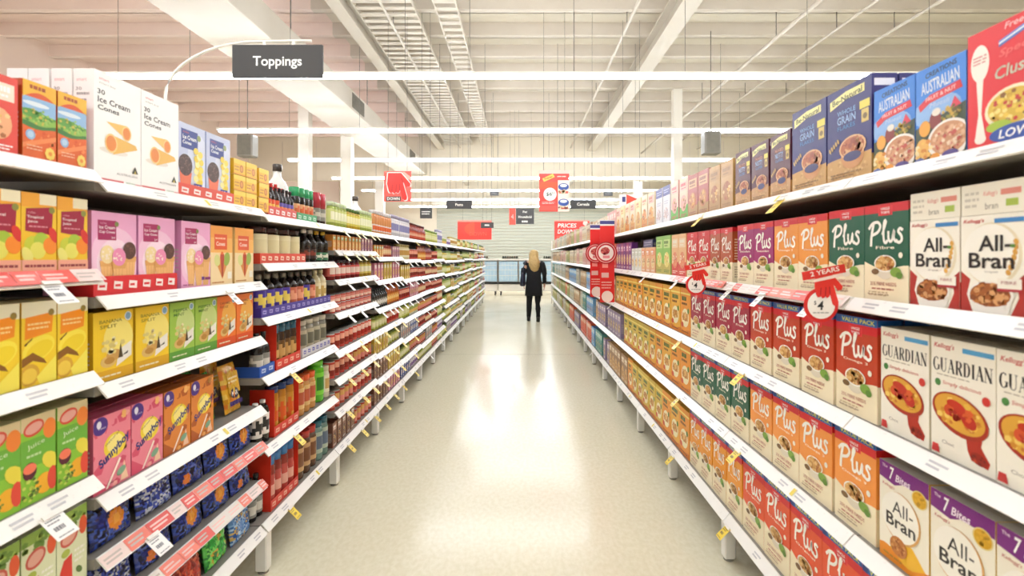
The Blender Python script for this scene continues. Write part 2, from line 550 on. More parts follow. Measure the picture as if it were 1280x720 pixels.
def guardian(a):
    a.rect(0, 0, 1, 1, 'F7F2E4')
    a.text("Kellogg's", .22, .93, .34, 'C8202C', h=.055, shear=.25, bold=.012)
    a.rect(.52, .905, .98, .945, '56A7DA')
    a.serif('GUARDIAN', .5, .775, .93, .115, '2B2825')
    a.lines(.1, .68, .7, .70, 1, 'B9B0A0')
    a.text('Simply delicious', .5, .625, .6, 'C8403A', h=.04, shear=.15)
    a.circ(.12, .62, .05, '4C8A46')
    a.poly([(.56, .30), (.84, .34), (.80, .20), (.93, .10), (.90, .05), (.66, .07), (.60, .14)], 'B5301E'); a.ell(.77, .1, .13, .045, '9A2416', rot=-.2); a.flakes(.77, .1, .09, .03, ('C8482A', '7A1A12'), 8, .03)
    a.ell(.47, .39, .45, .165, 'A8301C', n=28, rot=-.22); a.ell(.465, .40, .405, .14, 'DDA43A', n=28, rot=-.22)
    a.flakes(.46, .395, .33, .11, ('E9BC48', 'D08A2A', 'C8742A', 'F0CE6A'), 44, .05)
    a.ell(.44, .45, .17, .05, 'C9361E', n=14, rot=-.3); a.ell(.62, .37, .13, .055, 'C02E1C', n=14, rot=-.5); a.ell(.30, .41, .07, .045, 'D8542C'); a.flakes(.5, .4, .2, .06, ('B82A1A', 'E0602E'), 14, .05)
    a.rect(.14, .07, .5, .17, 'F6F1E4'); a.text('Choc', .3, .13, .2, '8A8177', h=.03)
    a.circ(.88, .57, .06, 'D23A30'); a.poly([(.02, .02), (.16, .02), (.14, .09), (.04, .09)], 'CB3B3A')

def all_bran_seven(a):
    a.rect(0, 0, 1, 1, 'F4EEDC')
    a.wave(.2, .10, 'F0B92A', ph=4.2, k=1.0); a.wave(.10, .05, 'E98F22', ph=.6, k=1.1)
    a.poly([(0, 1), (0, .83), (.33, .80), (.5, .85), (1, .85), (1, 1)], '7A2080')
    a.text('The', .12, .955, .11, 'F2DDF0', h=.03, bold=.01)
    a.text('7', .27, .905, .1, 'FFFFFF', h=.13, shear=.2, bold=.03)
    a.text('Bites', .5, .885, .30, 'F8E9F6', h=.075, shear=.2, bold=.02)
    a.text("Kellogg's", .2, .765, .26, 'B8343A', h=.04, shear=.25)
    a.ell(.83, .80, .15, .085, 'E6D48A', n=20); a.ell(.83, .80, .13, .075, 'D8A51E', n=20)
    a.flakes(.83, .8, .1, .055, ('F0C43C', 'B98A16', 'E2B02A'), 14, .03)
    a.ell(.46, .5, .40, .25, 'D8A35C', n=26); a.ell(.44, .505, .385, .24, 'F8F4E8', n=26)
    a.text('All-', .5, .585, .42, '2B2724', h=.13)
    a.text('Bran', .46, .44, .6, '2B2724', h=.13, bold=.02)
    a.ell(.42, .2, .18, .1, 'C27A3A', n=16); a.flakes(.42, .2, .15, .08, ('B0682C', 'D79A58', 'A0561F'), 20, .035)
    a.lines(.1, .04, .5, .08, 1, 'B98A30')

def be_natural(word, dark, tan='C79A56', txt='8FB6E6'):
    def art(a):
        a.wave(.25, .02, tan, ph=1.0, k=.6, slope=.06)
        a.flakes(.5, .12, .5, .1, ('B98A48', 'D4AC6C'), 40, .03)
        a.poly([(.07, .80), (.07, .90), (.45, .945), (.86, .945), (.86, .86), (.45, .86)], 'F0E79A')
        a.text('Be-Natural', .47, .885, .68, '3A4630', h=.06, bold=.02, rot=.06)
        a.text(word[0], .46, .735, .42, txt, h=.05, bold=.01)
        a.text(word[1], .46, .655, .42, 'A9C6F0', h=.085, bold=.015)
        a.text(word[2], .46, .575, .4, '5E9BD8', h=.045)
        a.rect(.76, .69, .97, .77, 'E9D65A'); a.rect(.80, .55, .95, .68, 'D8BE6A'); a.ell(.875, .61, .045, .03, '7A6238')
        a.bowl(.6, .34, .30, bowl='C98E52', rim='E2B483', food=('B5653A', 'CF8A5A', 'D8A878', '9A4A2A'), n=50)
        a.ell(.6, .245, .2, .05, '2B2A66')
        for i in range(5): a.ell(.08 + .05 * i, .36 + .02 * i, .02, .03, 'CDA85E', rot=.5)
        a.lines(.1, .04, .8, .1, 2, '8E6A34')
    def side(a):
        a.rect(0, 0, 1, .22, tan)
        a.rect(.1, .88, .9, .95, 'E4E2EA'); a.text(word[1], .5, .8, .7, '8C93C8', h=.05); a.text(word[2], .5, .73, .7, '8C93C8', h=.04)
        a.lines(.12, .3, .88, .65, 9, '6A72AE')
    return dict(cols=(dark, dark, dark), art=art, sideart=side)

def australian(a):
    a.rect(0, .42, 1, 1, '3E86E0'); a.ell(.42, .52, .5, .16, '8FB8EC', n=20)
    a.poly([(0, 0), (1, 0), (1, .52), (0, .38)], '3E4A34')
    a.text('CREATIONS', .52, .925, .62, '1E2430', h=.055, bold=.03, rot=.08)
    a.text('AUSTRALIAN', .5, .80, .76, 'DDE6F4', h=.13, bold=.02, rot=.06)
    a.poly([(.06, .62), (.3, .70), (.9, .74), (.94, .66), (.3, .615), (.1, .55)], 'D8343C')
    a.text('FRUIT & NUT', .52, .675, .6, 'F2D4D4', h=.04, bold=.01, rot=.08)
    a.text('Muesli', .5, .585, .4, 'C9DAF4', h=.045, shear=.2)
    a.ell(.42, .42, .12, .1, '8C3A34', n=14); a.ell(.44, .5, .09, .04, 'EDE7DC')
    a.ell(.2, .36, .12, .085, 'E8A53A', n=14); a.poly([(.7, .48), (.92, .5), (.8, .6)], 'E0455A')
    a.flakes(.74, .44, .2, .07, ('8E8A30', 'C9A23A', '6B5A22', 'D8B860'), 34, .035)
    a.ell(.68, .19, .42, .2, 'F1ECE4', n=24); a.ell(.68, .2, .36, .165, 'C9926A', n=24)
    a.flakes(.68, .2, .32, .14, ('E0B48E', 'B5704A', 'D69A72', 'C4584A', 'EBD2B4'), 70, .04)
    a.ell(.16, .16, .14, .1, 'E8B45A', n=12); a.flakes(.2, .13, .2, .1, ('F0C060', 'D88A30', 'F2DDA6'), 20, .05)
    a.ell(.42, .04, .1, .04, 'E89A2C'); a.ell(.72, .035, .16, .045, '5A4A8E'); a.ell(.1, .03, .1, .03, '6A78B0')

def spoon_red(a):
    a.rect(0, 0, 1, 1, 'E02830')
    a.ell(.17, .73, .125, .155, 'F6F0E6', n=24); a.poly([(.12, .62), (.22, .62), (.19, .3), (.25, .08), (.1, .08), (.15, .3)], 'F6F0E6')
    a.ell(.175, .09, .078, .04, 'F6F0E6'); a.lines(.08, .72, .26, .80, 3, 'D88A88')
    a.text('Freedom', .72, .95, .46, 'F2C4C4', h=.05, shear=.2, bold=.01)
    a.poly([(.42, .80), (.98, .90), (.98, .95), (.42, .85)], '4E7CC8'); a.poly([(.42, .82), (.98, .92), (.98, .935), (.42, .835)], 'E9EEF4')
    a.text('Special', .68, .745, .52, 'F26A66', h=.08, shear=.25, bold=.02, rot=.06)
    a.text('Cluster', .68, .60, .62, 'C9C4AE', h=.10, shear=.2, bold=.03, rot=.06); a.ell(.88, .46, .1, .05, '7A8AC0')
    a.ell(.60, .29, .36, .17, 'F2E6C0', n=24); a.ell(.59, .295, .31, .14, 'D9B53C', n=24)
    a.flakes(.58, .295, .27, .115, ('EBC94E', 'C99A28', 'F2DC84', '8A5A1E', 'C23A2A'), 60, .035)
    a.ell(.42, .16, .16, .045, 'A8C23A')
    a.ell(.64, .085, .34, .072, '2B4EA6', n=22); a.text('LOW', .62, .088, .4, 'FFFFFF', h=.07, shear=.2, bold=.04)

def simple_front(base, lab, pic, txt=None, tcol='FFFFFF', low=None, seed=1, pics=None):
    """a plainer packet: title block, picture, small print."""
    def art(a):
        a.r.seed(seed)
        if low: a.wave(.3, .04, low, ph=seed, k=.8)
        a.rect(.1, .68, .9, .9, lab)
        if txt: a.text(txt, .5, .79, .66, tcol, h=.1, bold=.02)
        else:
            a.lines(.16, .78, .84, .87, 1, tcol, .8); a.lines(.2, .71, .8, .77, 1, tcol, .5)
        a.ell(.5, .38, .34, .2, pic, n=16)
        a.flakes(.5, .38, .3, .17, pics or (pic, 'F0D090', 'A86030', 'E8B860'), 18, .07)
        a.lines(.15, .05, .85, .13, 2, tcol)
    return art

def wheat_biscuit(base, seed):
    def art(a):
        a.r.seed(seed)
        a.rect(0, .86, 1, .9, 'F6E27A')
        a.lines(.16, .72, .84, .82, 1, '3E6A34', .9); a.lines(.14, .63, .86, .69, 1, '7A4A1C', .8)
        a.ell(.5, .36, .36, .2, 'F4E9C0', n=16); a.rect(.24, .3, .76, .46, 'C88A3C'); a.flakes(.5, .38, .28, .1, ('D9A050', 'B8742C', 'E8BC70'), 24, .05)
        a.circ(.8, .52, .09, '5A8A3C'); a.ell(.2, .2, .13, .06, 'D8542C'); a.wave(.1, .02, 'D97A1E', ph=seed)
        a.lines(.15, .04, .85, .08, 1, '7A4A1C')
    return dict(cols=(base, base, 'E0A030'), art=art)

# the toppings side ---------------------------------------------------------
def cones30(a):
    a.rect(0, 0, 1, 1, 'FAF8F6')
    a.text('smart', .2, .935, .2, 'E48A96', h=.022, bold=.01)
    a.text('smart buy', .27, .895, .34, '8C8886', h=.02)
    a.text('30', .14, .815, .15, '38353A', h=.045, bold=.02)
    a.text('Ice Cream', .41, .745, .68, '38353A', h=.055, bold=.02)
    a.text('Cones', .29, .675, .44, '38353A', h=.045, bold=.02)
    a.ell(.4, .3, .3, .03, 'E9E2DA')
    for cx, cy, k in ((.52, .5, 1.0), (.5, .37, 1.25)):
        a.poly([(cx - .28 * k, cy + .06 * k), (cx + .16 * k, cy + .075 * k), (cx + .16 * k, cy - .06 * k)], 'EDBE62') if k == 1 else a.poly([(cx - .12 * k, cy + .065 * k), (cx - .1 * k, cy - .08 * k), (cx + .33 * k, cy - .0 * k), (cx + .3 * k, cy + .03 * k)], 'E9B95A')
        ex = cx + .15 * k if k == 1 else cx - .13 * k
        a.ell(ex, cy, .105 * k, .072 * k, 'F2CE86', n=16); a.ell(ex, cy, .085 * k, .058 * k, 'E58A3C', n=16)
    a.poly([(.79, .13), (.93, .13), (.86, .2)], '3A3E34'); a.poly([(.83, .13), (.89, .13), (.86, .165)], 'C9B45A')
    a.text('AUSTRALIAN', .68, .1, .46, '6E6A68', h=.022)
    a.rect(0, .015, .6, .035, 'D8656A'); a.text('snack time', .75, .03, .2, '5A8A4A', h=.018); a.rect(.86, .015, 1, .03, 'E3A0A4')
def cones30_side(a):
    a.text('30', .25, .82, .3, '77737A', h=.03); a.lines(.15, .75, .85, .8, 1, '9A969C'); a.lines(.15, .70, .7, .74, 1, '9A969C'); a.text('smart', .4, .9, .5, 'E9A6AE', h=.025)
    a.rect(0, .015, 1, .035, 'E3A0A4')

def cone_blue(a):
    a.rect(0, 0, 1, 1, 'C3CBE8'); a.ell(.75, .5, .4, .4, 'D5DBF0', n=20)
    a.rect(.14, .66, .72, .92, '2A3C8C'); a.text('coles', .3, .885, .2, 'C8594E', h=.03)
    a.text('Ice Cream', .43, .815, .48, 'F2F4FA', h=.06, bold=.02); a.text('Cones', .34, .745, .3, 'F2F4FA', h=.05, bold=.02)
    a.circ(.76, .85, .07, '8C9A58')
    a.poly([(.08, .34), (.5, .34), (.42, .0), (.14, .0)], 'E87048')
    a.circ(.28, .43, .24, '4A2E26', n=22); a.flakes(.28, .43, .2, .14, ('6A463A', '38201A', '7C5A4C'), 40, .022)
    for i in range(14): a.ell(.74 + .1 * math.sin(i * 2.3), .2 + .035 * i, .09, .05, ('F0DC5A', 'E8CC3A', 'F7EFA8')[i % 3], n=9)
    a.rect(.56, .10, .86, .2, '3A3E9A'); a.text('12', .71, .15, .16, 'FFFFFF', h=.06)

def cone_pink(a):
    a.rect(0, 0, 1, 1, 'EBA8D0'); a.ell(.5, .42, .55, .4, 'F3C6E0', n=22); a.ell(.5, .38, .4, .3, 'F8DCEC', n=22)
    a.rect(.12, .66, .52, .9, 'A81E5C'); a.text('coles', .24, .865, .14, 'E9A6C4', h=.022)
    a.text('Ice Cream', .32, .815, .34, 'FBEAF2', h=.042, bold=.01); a.text('Cup Cones', .32, .755, .34, 'FBEAF2', h=.042, bold=.01); a.text('24', .45, .69, .08, 'FBEAF2', h=.025)
    a.circ(.53, .86, .045, '7C8A4A')
    for cx, cy, col in ((.32, .42, 'F0D9A0'), (.82, .47, '57342A'), (.57, .39, 'E98CB4')):
        a.poly([(cx - .15, cy - .02), (cx + .15, cy - .02), (cx + .09, .03), (cx - .09, .03)], 'EDB877')
        for q in (.25, .5, .75): a.stroke([(cx - .15 + .3 * q, cy - .08), (cx - .09 + .18 * q, .04)], .008, 'D79A54')
        a.poly([(cx - .165, cy - .01), (cx + .165, cy - .01), (cx + .15, cy - .08), (cx - .15, cy - .08)], 'E0A45E')
        a.circ(cx, cy + .065, .155, col, n=18)
        a.flakes(cx, cy + .07, .12, .06, (col, 'F6E4D4' if col != '57342A' else '6E4638'), 14, .028)
    a.rect(.66, .11, .76, .16, '6A2A8C'); a.rect(.78, .11, .98, .15, '8A2A6C'); a.lines(.03, .03, .5, .07, 1, 'B05A90')
def cone_orange(a):
    a.rect(0, 0, 1, 1, 'F2D9A8'); a.rect(0, .8, 1, 1, 'F0A03C'); a.rect(0, .55, 1, .8, 'F3B65A')
    a.rect(.16, .6, .74, .86, 'E2561E'); a.text('Cones', .44, .70, .4, 'FBE9D8', h=.07, bold=.02); a.lines(.2, .76, .7, .82, 1, 'F8C8A0')
    a.poly([(.2, .42), (.8, .42), (.52, .1)], 'D98E48'); a.ell(.28, .42, .13, .1, 'D8D88A', rot=.4); a.ell(.72, .44, .14, .12, '9AB04A', rot=-.4)
    a.ell(.5, .45, .1, .12, 'E4702C'); a.poly([(.42, .52), (.6, .52), (.54, .14), (.48, .14)], 'B8442A')
    a.rect(.76, .1, .94, .22, 'F4EEE0'); a.lines(.06, .03, .6, .07, 1, 'C07830'); a.rect(0, 0, 1, .02, 'F4E2C8')

def sundae_tea(base, low, name, c2, sp):
    def art(a):
        a.rect(0, 0, 1, 1, base); a.ell(.62, .58, .38, .3, c2, n=20)
        a.rect(0, 0, 1, .16, low)
        a.text(name[0], .42, .86, .56, sp, h=.05, bold=.01); a.text(name[1], .36, .785, .42, sp, h=.05, bold=.01)
        a.circ(.86, .9, .09, 'E4ECF2'); a.circ(.86, .9, .07, '7FA8C8')
        a.poly([(.55, .18), (.95, .30), (.95, .52), (.62, .42)], 'E9E4DA')
        a.ell(.36, .28, .2, .085, 'D8B46A', n=14); a.ell(.5, .36, .2, .08, 'C99A52', n=14); a.ell(.38, .29, .13, .05, 'B98638', n=12)
        a.poly([(.6, .3), (.66, .52), (.72, .3)], '4A3A24'); a.poly([(.68, .32), (.86, .38), (.84, .34)], '3A3428')
        a.flakes(.45, .5, .3, .1, (c2, 'F0E6B8', 'DCCB80'), 12, .06)
        a.lines(.1, .05, .7, .1, 1, 'E8E2C0')
    return art

def sunny(base, c2, dark):
    def art(a):
        a.rect(0, 0, 1, 1, base)
        a.flakes(.5, .5, .55, .5, (c2, base, dark), 26, .12)
        a.poly([(0, 0), (.5, 0), (0, .22)], dark)
        a.ell(.17, .88, .2, .12, '4A2C86', n=18); a.ell(.14, .9, .06, .05, 'E6E2F0'); a.text('6 pack', .22, .845, .2, 'E9DCF6', h=.03)
        a.ell(.56, .56, .30, .17, 'F2D63A', n=22); a.ell(.56, .58, .22, .12, 'F7E68A', n=20)
        a.text('natural', .48, .66, .4, '5A3A60', h=.03, rot=.5)
        a.text('Sunnyboy', .55, .49, .92, '24367E', h=.15, shear=.15, bold=.045, rot=.5)
        a.poly([(.3, .02), (.36, .02), (.72, .34), (.67, .36)], 'F8E6D8'); a.poly([(.7, .03), (.92, .03), (.8, .3)], 'F3C9A8'); a.ell(.72, .17, .13, .05, '7FA88C', rot=.4)
        a.flakes(.82, .93, .12, .05, ('F6C070', c2), 8, .06)
    return art

def mango(a):
    a.rect(0, 0, 1, 1, 'F2C42A'); a.rect(0, .82, 1, 1, 'F0A82C'); a.rect(.5, .86, 1, 1, 'F4EAC8')
    a.poly([(.1, .52), (.86, .48), (.9, .84), (.12, .8)], 'A01838'); a.circ(.86, .8, .09, '8A8A3A')
    a.text('coles', .28, .755, .2, 'E8A8B4', h=.025); a.text('Tropical', .38, .695, .46, 'F8E8E8', h=.045, bold=.01); a.text('Juice', .3, .64, .28, 'F8E8E8', h=.045, bold=.01)
    a.lines(.2, .56, .8, .6, 1, 'D88A98')
    for x, y, r, c in ((.3, .35, .24, 'C9CE3C'), (.55, .4, .22, 'A8C43A'), (.45, .28, .22, 'E3DC62'), (.8, .34, .2, 'F08A22'), (.9, .48, .12, 'D8342A'), (.15, .22, .14, 'E8E07A')):
        a.ell(x, y, r, .11, c, n=14, rot=.5)
    a.rect(0, 0, 1, .16, 'EDA68E'); a.lines(.08, .05, .92, .12, 1, '8A3038')
def pineapple(a):
    a.rect(0, 0, 1, 1, 'F2CE2E'); a.rect(0, .82, 1, 1, 'E8E2C6')
    a.poly([(.08, .56), (.86, .62), (.9, .86), (.1, .82)], 'F08E1A'); a.circ(.84, .86, .09, '8E7A3A'); a.lines(.16, .66, .8, .76, 2, 'FBD890')
    a.poly([(.06, .5), (.3, .58), (.2, .46)], '5A3216')
    a.ell(.48, .44, .48, .14, 'F7E14A', n=18, rot=.35); a.ell(.5, .42, .4, .1, 'EFD22C', n=18, rot=.35)
    a.poly([(0, .34), (.3, .40), (.62, .30), (.7, .24), (.3, .3), (0, .24)], '8A5A1E'); a.ell(.2, .14, .3, .13, 'D9A838', n=14, rot=.3); a.ell(.2, .13, .22, .09, 'EBC84A', n=14, rot=.3)
    a.poly([(.4, .1), (.98, .32), (.98, .02), (.5, .0)], 'F5E45A')
def tropical_green(a):
    a.rect(0, 0, 1, 1, '8CC63C'); a.rect(0, .42, 1, .74, '6FB23E'); a.rect(0, .84, 1, 1, 'D9C79A')
    a.ell(.36, .86, .3, .09, 'D8503E', n=18, rot=.25); a.ell(.36, .86, .25, .06, 'E6A79A', n=16, rot=.25); a.ell(.82, .8, .2, .12, 'F0883A', n=14)
    a.text('Juice', .42, .66, .5, 'DDEBC8', h=.07, rot=.15); a.lines(.15, .52, .6, .58, 1, 'C2DFA4')
    a.ell(.24, .38, .2, .1, '5A1E2E', n=14); a.ell(.24, .41, .19, .06, 'F07A5A', n=14)
    a.ell(.84, .42, .2, .13, 'E8D84A', n=12, rot=.8); a.ell(.66, .18, .28, .12, 'F0B02A', n=14); a.ell(.9, .2, .16, .14, 'DE4A38', n=12)
    a.flakes(.3, .16, .28, .12, ('7A8A3A', 'B8CC4A', '5A7A30', 'C8D860'), 22, .06)
def apple_green(a):
    a.rect(0, 0, 1, 1, 'DDE2BC'); a.rect(0, .86, 1, 1, '8EB04A'); a.flakes(.5, .86, .5, .08, ('A9C65A', '6E943A'), 16, .1)
    a.ell(.4, .68, .3, .11, 'C9584A', n=16, rot=.4); a.ell(.4, .68, .24, .075, 'E2A896', n=16, rot=.4); a.ell(.86, .74, .14, .12, 'E2592E', n=12)
    a.poly([(.04, .1), (.5, .12), (.48, .46), (.22, .42), (.1, .3)], 'D8362A'); a.ell(.28, .5, .14, .05, 'A8B84A'); a.ell(.72, .2, .08, .06, '5E7A3A', rot=.7)
    a.lines(.56, .3, .9, .5, 3, 'F4F4E6'); a.ell(.24, .06, .2, .06, '7A2A3A')
def rooibos(a):
    a.rect(0, 0, 1, 1, 'DE5A1E')
    a.rect(0, .56, 1, .8, '8FB8E0'); a.ell(.4, .72, .4, .03, 'DCE6F0', n=14)
    a.wave(.62, .03, '5C9A3A', ph=.5, k=.7); a.wave(.54, .03, '8AB84A', ph=2.2, k=.8); a.wave(.47, .02, '3E7A30', ph=1.2, k=1)
    a.flakes(.5, .56, .5, .09, ('6EA83E', '4A8A30', '9AC25A', 'C8B44A'), 40, .05)
    a.wave(.42, .02, 'E0641F', ph=2.6, k=.8); a.flakes(.5, .3, .5, .1, ('EA7A34', 'D85416', 'F08A44'), 24, .05); a.poly([(0, .2), (1, .36), (1, .3), (0, .14)], 'EE8A4A')
    pts = [(i / 10, .80 - .14 * math.cos((i / 10 - .5) * PI) + .12) for i in range(11)]
    a.poly([(0, 1), (0, .78)] + [(i / 10, .78 + .09 * math.sin(i / 10 * PI)) for i in range(11)] + [(1, .78), (1, 1)], 'EDB42A')
    a.lines(.2, .9, .8, .96, 1, 'A84A14', .8)
    a.circ(.22, .32, .14, '8CB4DC'); a.circ(.22, .32, .09, 'B8D2EC')
    for i in range(8): a.ell(.8 + .1 * math.cos(i * PI / 4), .12 + .1 * math.sin(i * PI / 4) * .5, .06, .035, 'F0D060', n=8)
    a.circ(.8, .12, .06, 'E8903A'); a.lines(.1, .12, .55, .2, 2, 'F2B890')

# ------------------------------------------------------------------ bottles, jars, tins, bags
def bottle(desc, r, h, body, label, cap, accent=None, lab=(.1, .5), shoulder=.6, neck=.36, parts=True, name='sauce_bottle', n=12, seed=1, capz=.88):
    rr = random.Random(seed)
    g = MB()
    prof = [(r * .92, 0), (r, h * .02), (r, h * shoulder), (r * .85, h * (shoulder + .08)), (r * neck * 1.15, h * (shoulder + .18)), (r * neck, h * (capz - .02)), (r * neck, h * capz)]
    g.lathe(prof, 0, r, 0, n, body)
    l = MB() if parts else g
    acc = accent or label
    k = 6
    sp = [(r * 1.015, h * (lab[0] + (lab[1] - lab[0]) * i / k)) for i in range(k + 1)]
    pat = [[rr.choice([label, label, acc]) if 0 < i < k - 1 else label for c in range(n)] for i in range(k)]
    l.lathe(sp, 0, r, 0, n, lambda i, u: (acc if i in (2, 3) and .3 < u < .7 else (label if i in (0, 5) else pat[i][int(u * n) % n])), cap=False)
    c = MB() if parts else g
    c.lathe([(r * neck * 1.2, h * capz), (r * neck * 1.22, h * .995), (r * neck * 1.1, h)], 0, r, 0, n, cap)
    if parts:
        return Proto(name, 'bottle', desc, [('label', l.mesh('label', 'card')), ('cap', c.mesh('cap', 'gloss'))], 2 * r, h, 2 * r, g.mesh('glass', 'glass'))
    return Proto(name, 'bottle', desc, [], 2 * r, h, 2 * r, g.mesh(name, 'gloss'))

def jar(desc, r, h, body, label, lid, accent=None, parts=True, name='glass_jar', n=12, lab=(.18, .72), lidz=.84, seed=2, cat='jar'):
    rr = random.Random(seed)
    g = MB()
    g.lathe([(r * .9, 0), (r, h * .04), (r, h * (lidz - .12)), (r * .82, h * lidz)], 0, r, 0, n, body)
    l = MB() if parts else g
    acc = accent or label
    k = 5
    l.lathe([(r * 1.015, h * (lab[0] + (lab[1] - lab[0]) * i / k)) for i in range(k + 1)], 0, r, 0, n,
            lambda i, u: acc if (i in (1, 2, 3) and .34 < u < .66) or (i == 1 and rr.random() < .3) else label, cap=False)
    c = MB() if parts else g
    c.lathe([(r * .9, h * lidz), (r * .93, h * .98), (r * .86, h)], 0, r, 0, n, lid)
    if parts:
        return Proto(name, cat, desc, [('label', l.mesh('label', 'card')), ('lid', c.mesh('lid', 'gloss'))], 2 * r, h, 2 * r, g.mesh('glass', 'glass'))
    return Proto(name, cat, desc, [], 2 * r, h, 2 * r, g.mesh(name, 'gloss'))

def tin(desc, r, h, base, band, accent, name='tin_can', n=12, seed=2, rim='C9C8C4'):
    rr = random.Random(seed)
    g = MB()
    zs = [0, .04, .2, .36, .52, .68, .84, .96, 1]
    prof = [(r * .97, 0)] + [(r, h * z) for z in zs[1:-1]] + [(r * .97, h)]
    pat = [[rr.choice([base, band, accent, base]) for c in range(n)] for i in range(9)]
    def col(i, u):
        if i in (0, 7): return rim
        if i in (1, 6): return base
        if .3 < u < .7: return band if i in (4, 5) else accent if i in (2, 3) else base
        return pat[i][int(u * n) % n]
    g.lathe(prof, 0, r, 0, n, col)
    return Proto(name, 'tin', desc, [], 2 * r, h, 2 * r, g.mesh(name, 'gloss'))

def bag(desc, w, h, t, cols, name='snack_bag', seed=1, spots=None, flat=False, nx=9, ny=10, wrinkle=.004, art=None):
    """a sealed pillow pack; upright (face at -y), or lying (FLAT, its end at -y)."""
    rr = random.Random(seed)
    g = MB()
    P, Q = [], []
    for j in range(ny + 1):
        v = j / ny
        for i in range(nx + 1):
            u = i / nx
            e = (max(0.0, 1 - abs(2 * u - 1) ** 3.2)) ** .6 * (max(0.0, 1 - abs(2 * v - 1) ** 4)) ** .6
            wob = rr.uniform(-wrinkle, wrinkle) * (0 if i in (0, nx) or j in (0, ny) else 1)
            x = (u - .5) * w * (1 - .05 * math.sin(v * PI))
            z = v * h
            P.append((x, -t / 2 * e + wob, z)); Q.append((x, t / 2 * e - abs(wob), z))
    col = []
    for j in range(ny):
        for i in range(nx):
            u, v = (i + .5) / nx, (j + .5) / ny
            k_ = math.sin(7 * u + 10 * v + seed) + math.sin(13 * u - 8 * v + 2 * seed) + rr.uniform(-.5, .5)
            c = cols[int(min(.999, max(0, (k_ + 2) / 4)) * len(cols))] if rr.random() < .9 else rr.choice(cols)
            if spots:
                for (su, sv, sr, sc) in spots:
                    if ((u - su) * w) ** 2 + ((v - sv) * h) ** 2 < (sr * w) ** 2: c = sc
            if j in (0, ny - 1): c = cols[0]
            col.append(c)
    q = [(j * (nx + 1) + i, j * (nx + 1) + i + 1, (j + 1) * (nx + 1) + i + 1, (j + 1) * (nx + 1) + i) for j in range(ny) for i in range(nx)]
    tr = (lambda p: (p[0], p[2], p[1] + t / 2)) if flat else (lambda p: (p[0], p[1] + t / 2, p[2]))
    inv = [f[::-1] for f in q]
    A, B = (q, inv) if not flat else (inv, q)
    g.mesh_faces([tr(p) for p in P], A, col, sm=True)
    g.mesh_faces([tr(p) for p in Q], B, col, sm=True)
    if art and not flat:
        art(Art(g, (-w / 2 * .8, -.0015, h * .1), (1, 0, 0), (0, 0, 1), w * .8, h * .8))
    return Proto(name, 'bag', desc, [], w, h if not flat else t, t if not flat else h, g.mesh(name, 'foil'))

def tray(desc, w, h, d, col, mark='F6E6E2', side_h=None, txt=False):
    """a shelf-ready cardboard tray: front lip, two sides and a floor."""
    mb = MB()
    t = .002
    sh = side_h or h
    mb.box(-w / 2, 0, 0, w / 2, d, t, col)
    mb.box(-w / 2, -t, 0, w / 2, 0, h, col)
    mb.box(-w / 2 - t, -t, 0, -w / 2, d, sh, col)
    mb.box(w / 2, -t, 0, w / 2 + t, d, sh, col)
    a = Art(mb, (-w / 2, -t - .0002, 0), (1, 0, 0), (0, 0, 1), w, h)
    k = max(2, int(w / .06))
    for i in range(k):
        u = (i + .5) / k
        a.poly([(u - .3 / k, .34), (u + .26 / k, .28), (u + .3 / k, .68), (u - .26 / k, .74)], mark)
        a.lines(u - .2 / k, .4, u + .2 / k, .6, 1, col, .6)
    return Proto('display_tray', 'tray', desc, [], w, h, d, mb.mesh('display_tray', 'card'))
# ------------------------------------------------------------------ the hall
X0, X1, Y0, Y1, ZC = -10.0, 10.0, -4.0, 29.0, 6.0

def floor_mat():
    m, nt, b = new_mat('polished_floor')
    n1 = noise(nt, 1.2, 4, 'Generated'); n2 = noise(nt, 900, 2, 'Generated'); n3 = noise(nt, 22, 4, 'Generated')
    r1 = ramp(nt, n3.outputs['Fac'], [(0.3, 'E9E2C6'), (0.7, 'EFE9D0')])
    r2 = ramp(nt, n2.outputs['Fac'], [(0.35, 'DED7BB'), (0.65, 'F0EBD8')])
    mx = nt.nodes.new('ShaderNodeMix'); mx.data_type = 'RGBA'; mx.inputs[0].default_value = .45
    nt.links.new(r1.outputs['Color'], mx.inputs[6]); nt.links.new(r2.outputs['Color'], mx.inputs[7])
    nt.links.new(mx.outputs[2], b.inputs['Base Color'])
    rr = ramp(nt, n3.outputs['Fac'], [(0.3, 0.14), (0.7, 0.2)])
    nt.links.new(rr.outputs['Color'], b.inputs['Roughness'])
    b.inputs['Specular IOR Level'].default_value = 0.3
    return m
M['floor'] = floor_mat()
M['joint'] = plain('floor_joint', '8E8874', .7)
M['deck'] = plain('roof_deck_paint', 'E2DBCD', .7, 'E7E1D4', 1.5)
M['deck_pink_cast'] = plain('roof_pink_light_tint', 'F3E0D8', .7, 'F5E5DE', 1.5)  # pinkish light on the left side, painted into deck and purlin colour
M['purlin'] = plain('purlin_paint', 'D2C8BC', .6, 'D8CFC4', 2)
M['wall'] = plain('warm_wall_paint', 'E2D8C4', .7, 'E6DDCB', 1)
M['wall_pink_cast'] = plain('wall_pink_light_tint', 'F1DDD4', .7, 'F3E3DB', 1)  # the same pink light cast, put into the left wall's colour
M['white'] = plain('white_paint', 'E8E3D8', .5, 'EDE8DE', 2)
M['duct'] = plain('duct_paint', 'CFC7BA', .5, 'D5CEC2', 1.5)
M['grille'] = plain('vent_grille', '6E6A60', .6, '7C776C', 12)
M['shutter'] = plain('shutter_slats', 'B9BBAC', .45, 'BDBFB0', .3)
M['pipe'] = plain('pipe_steel', 'CFC7BA', .4, 'D8D0C4', 4)
M['greybox'] = plain('grey_plastic', '86827A', .5, '8E8A82', 9)
M['dark'] = plain('dark_plastic', '1C1C1C', .4, '242424', 20)
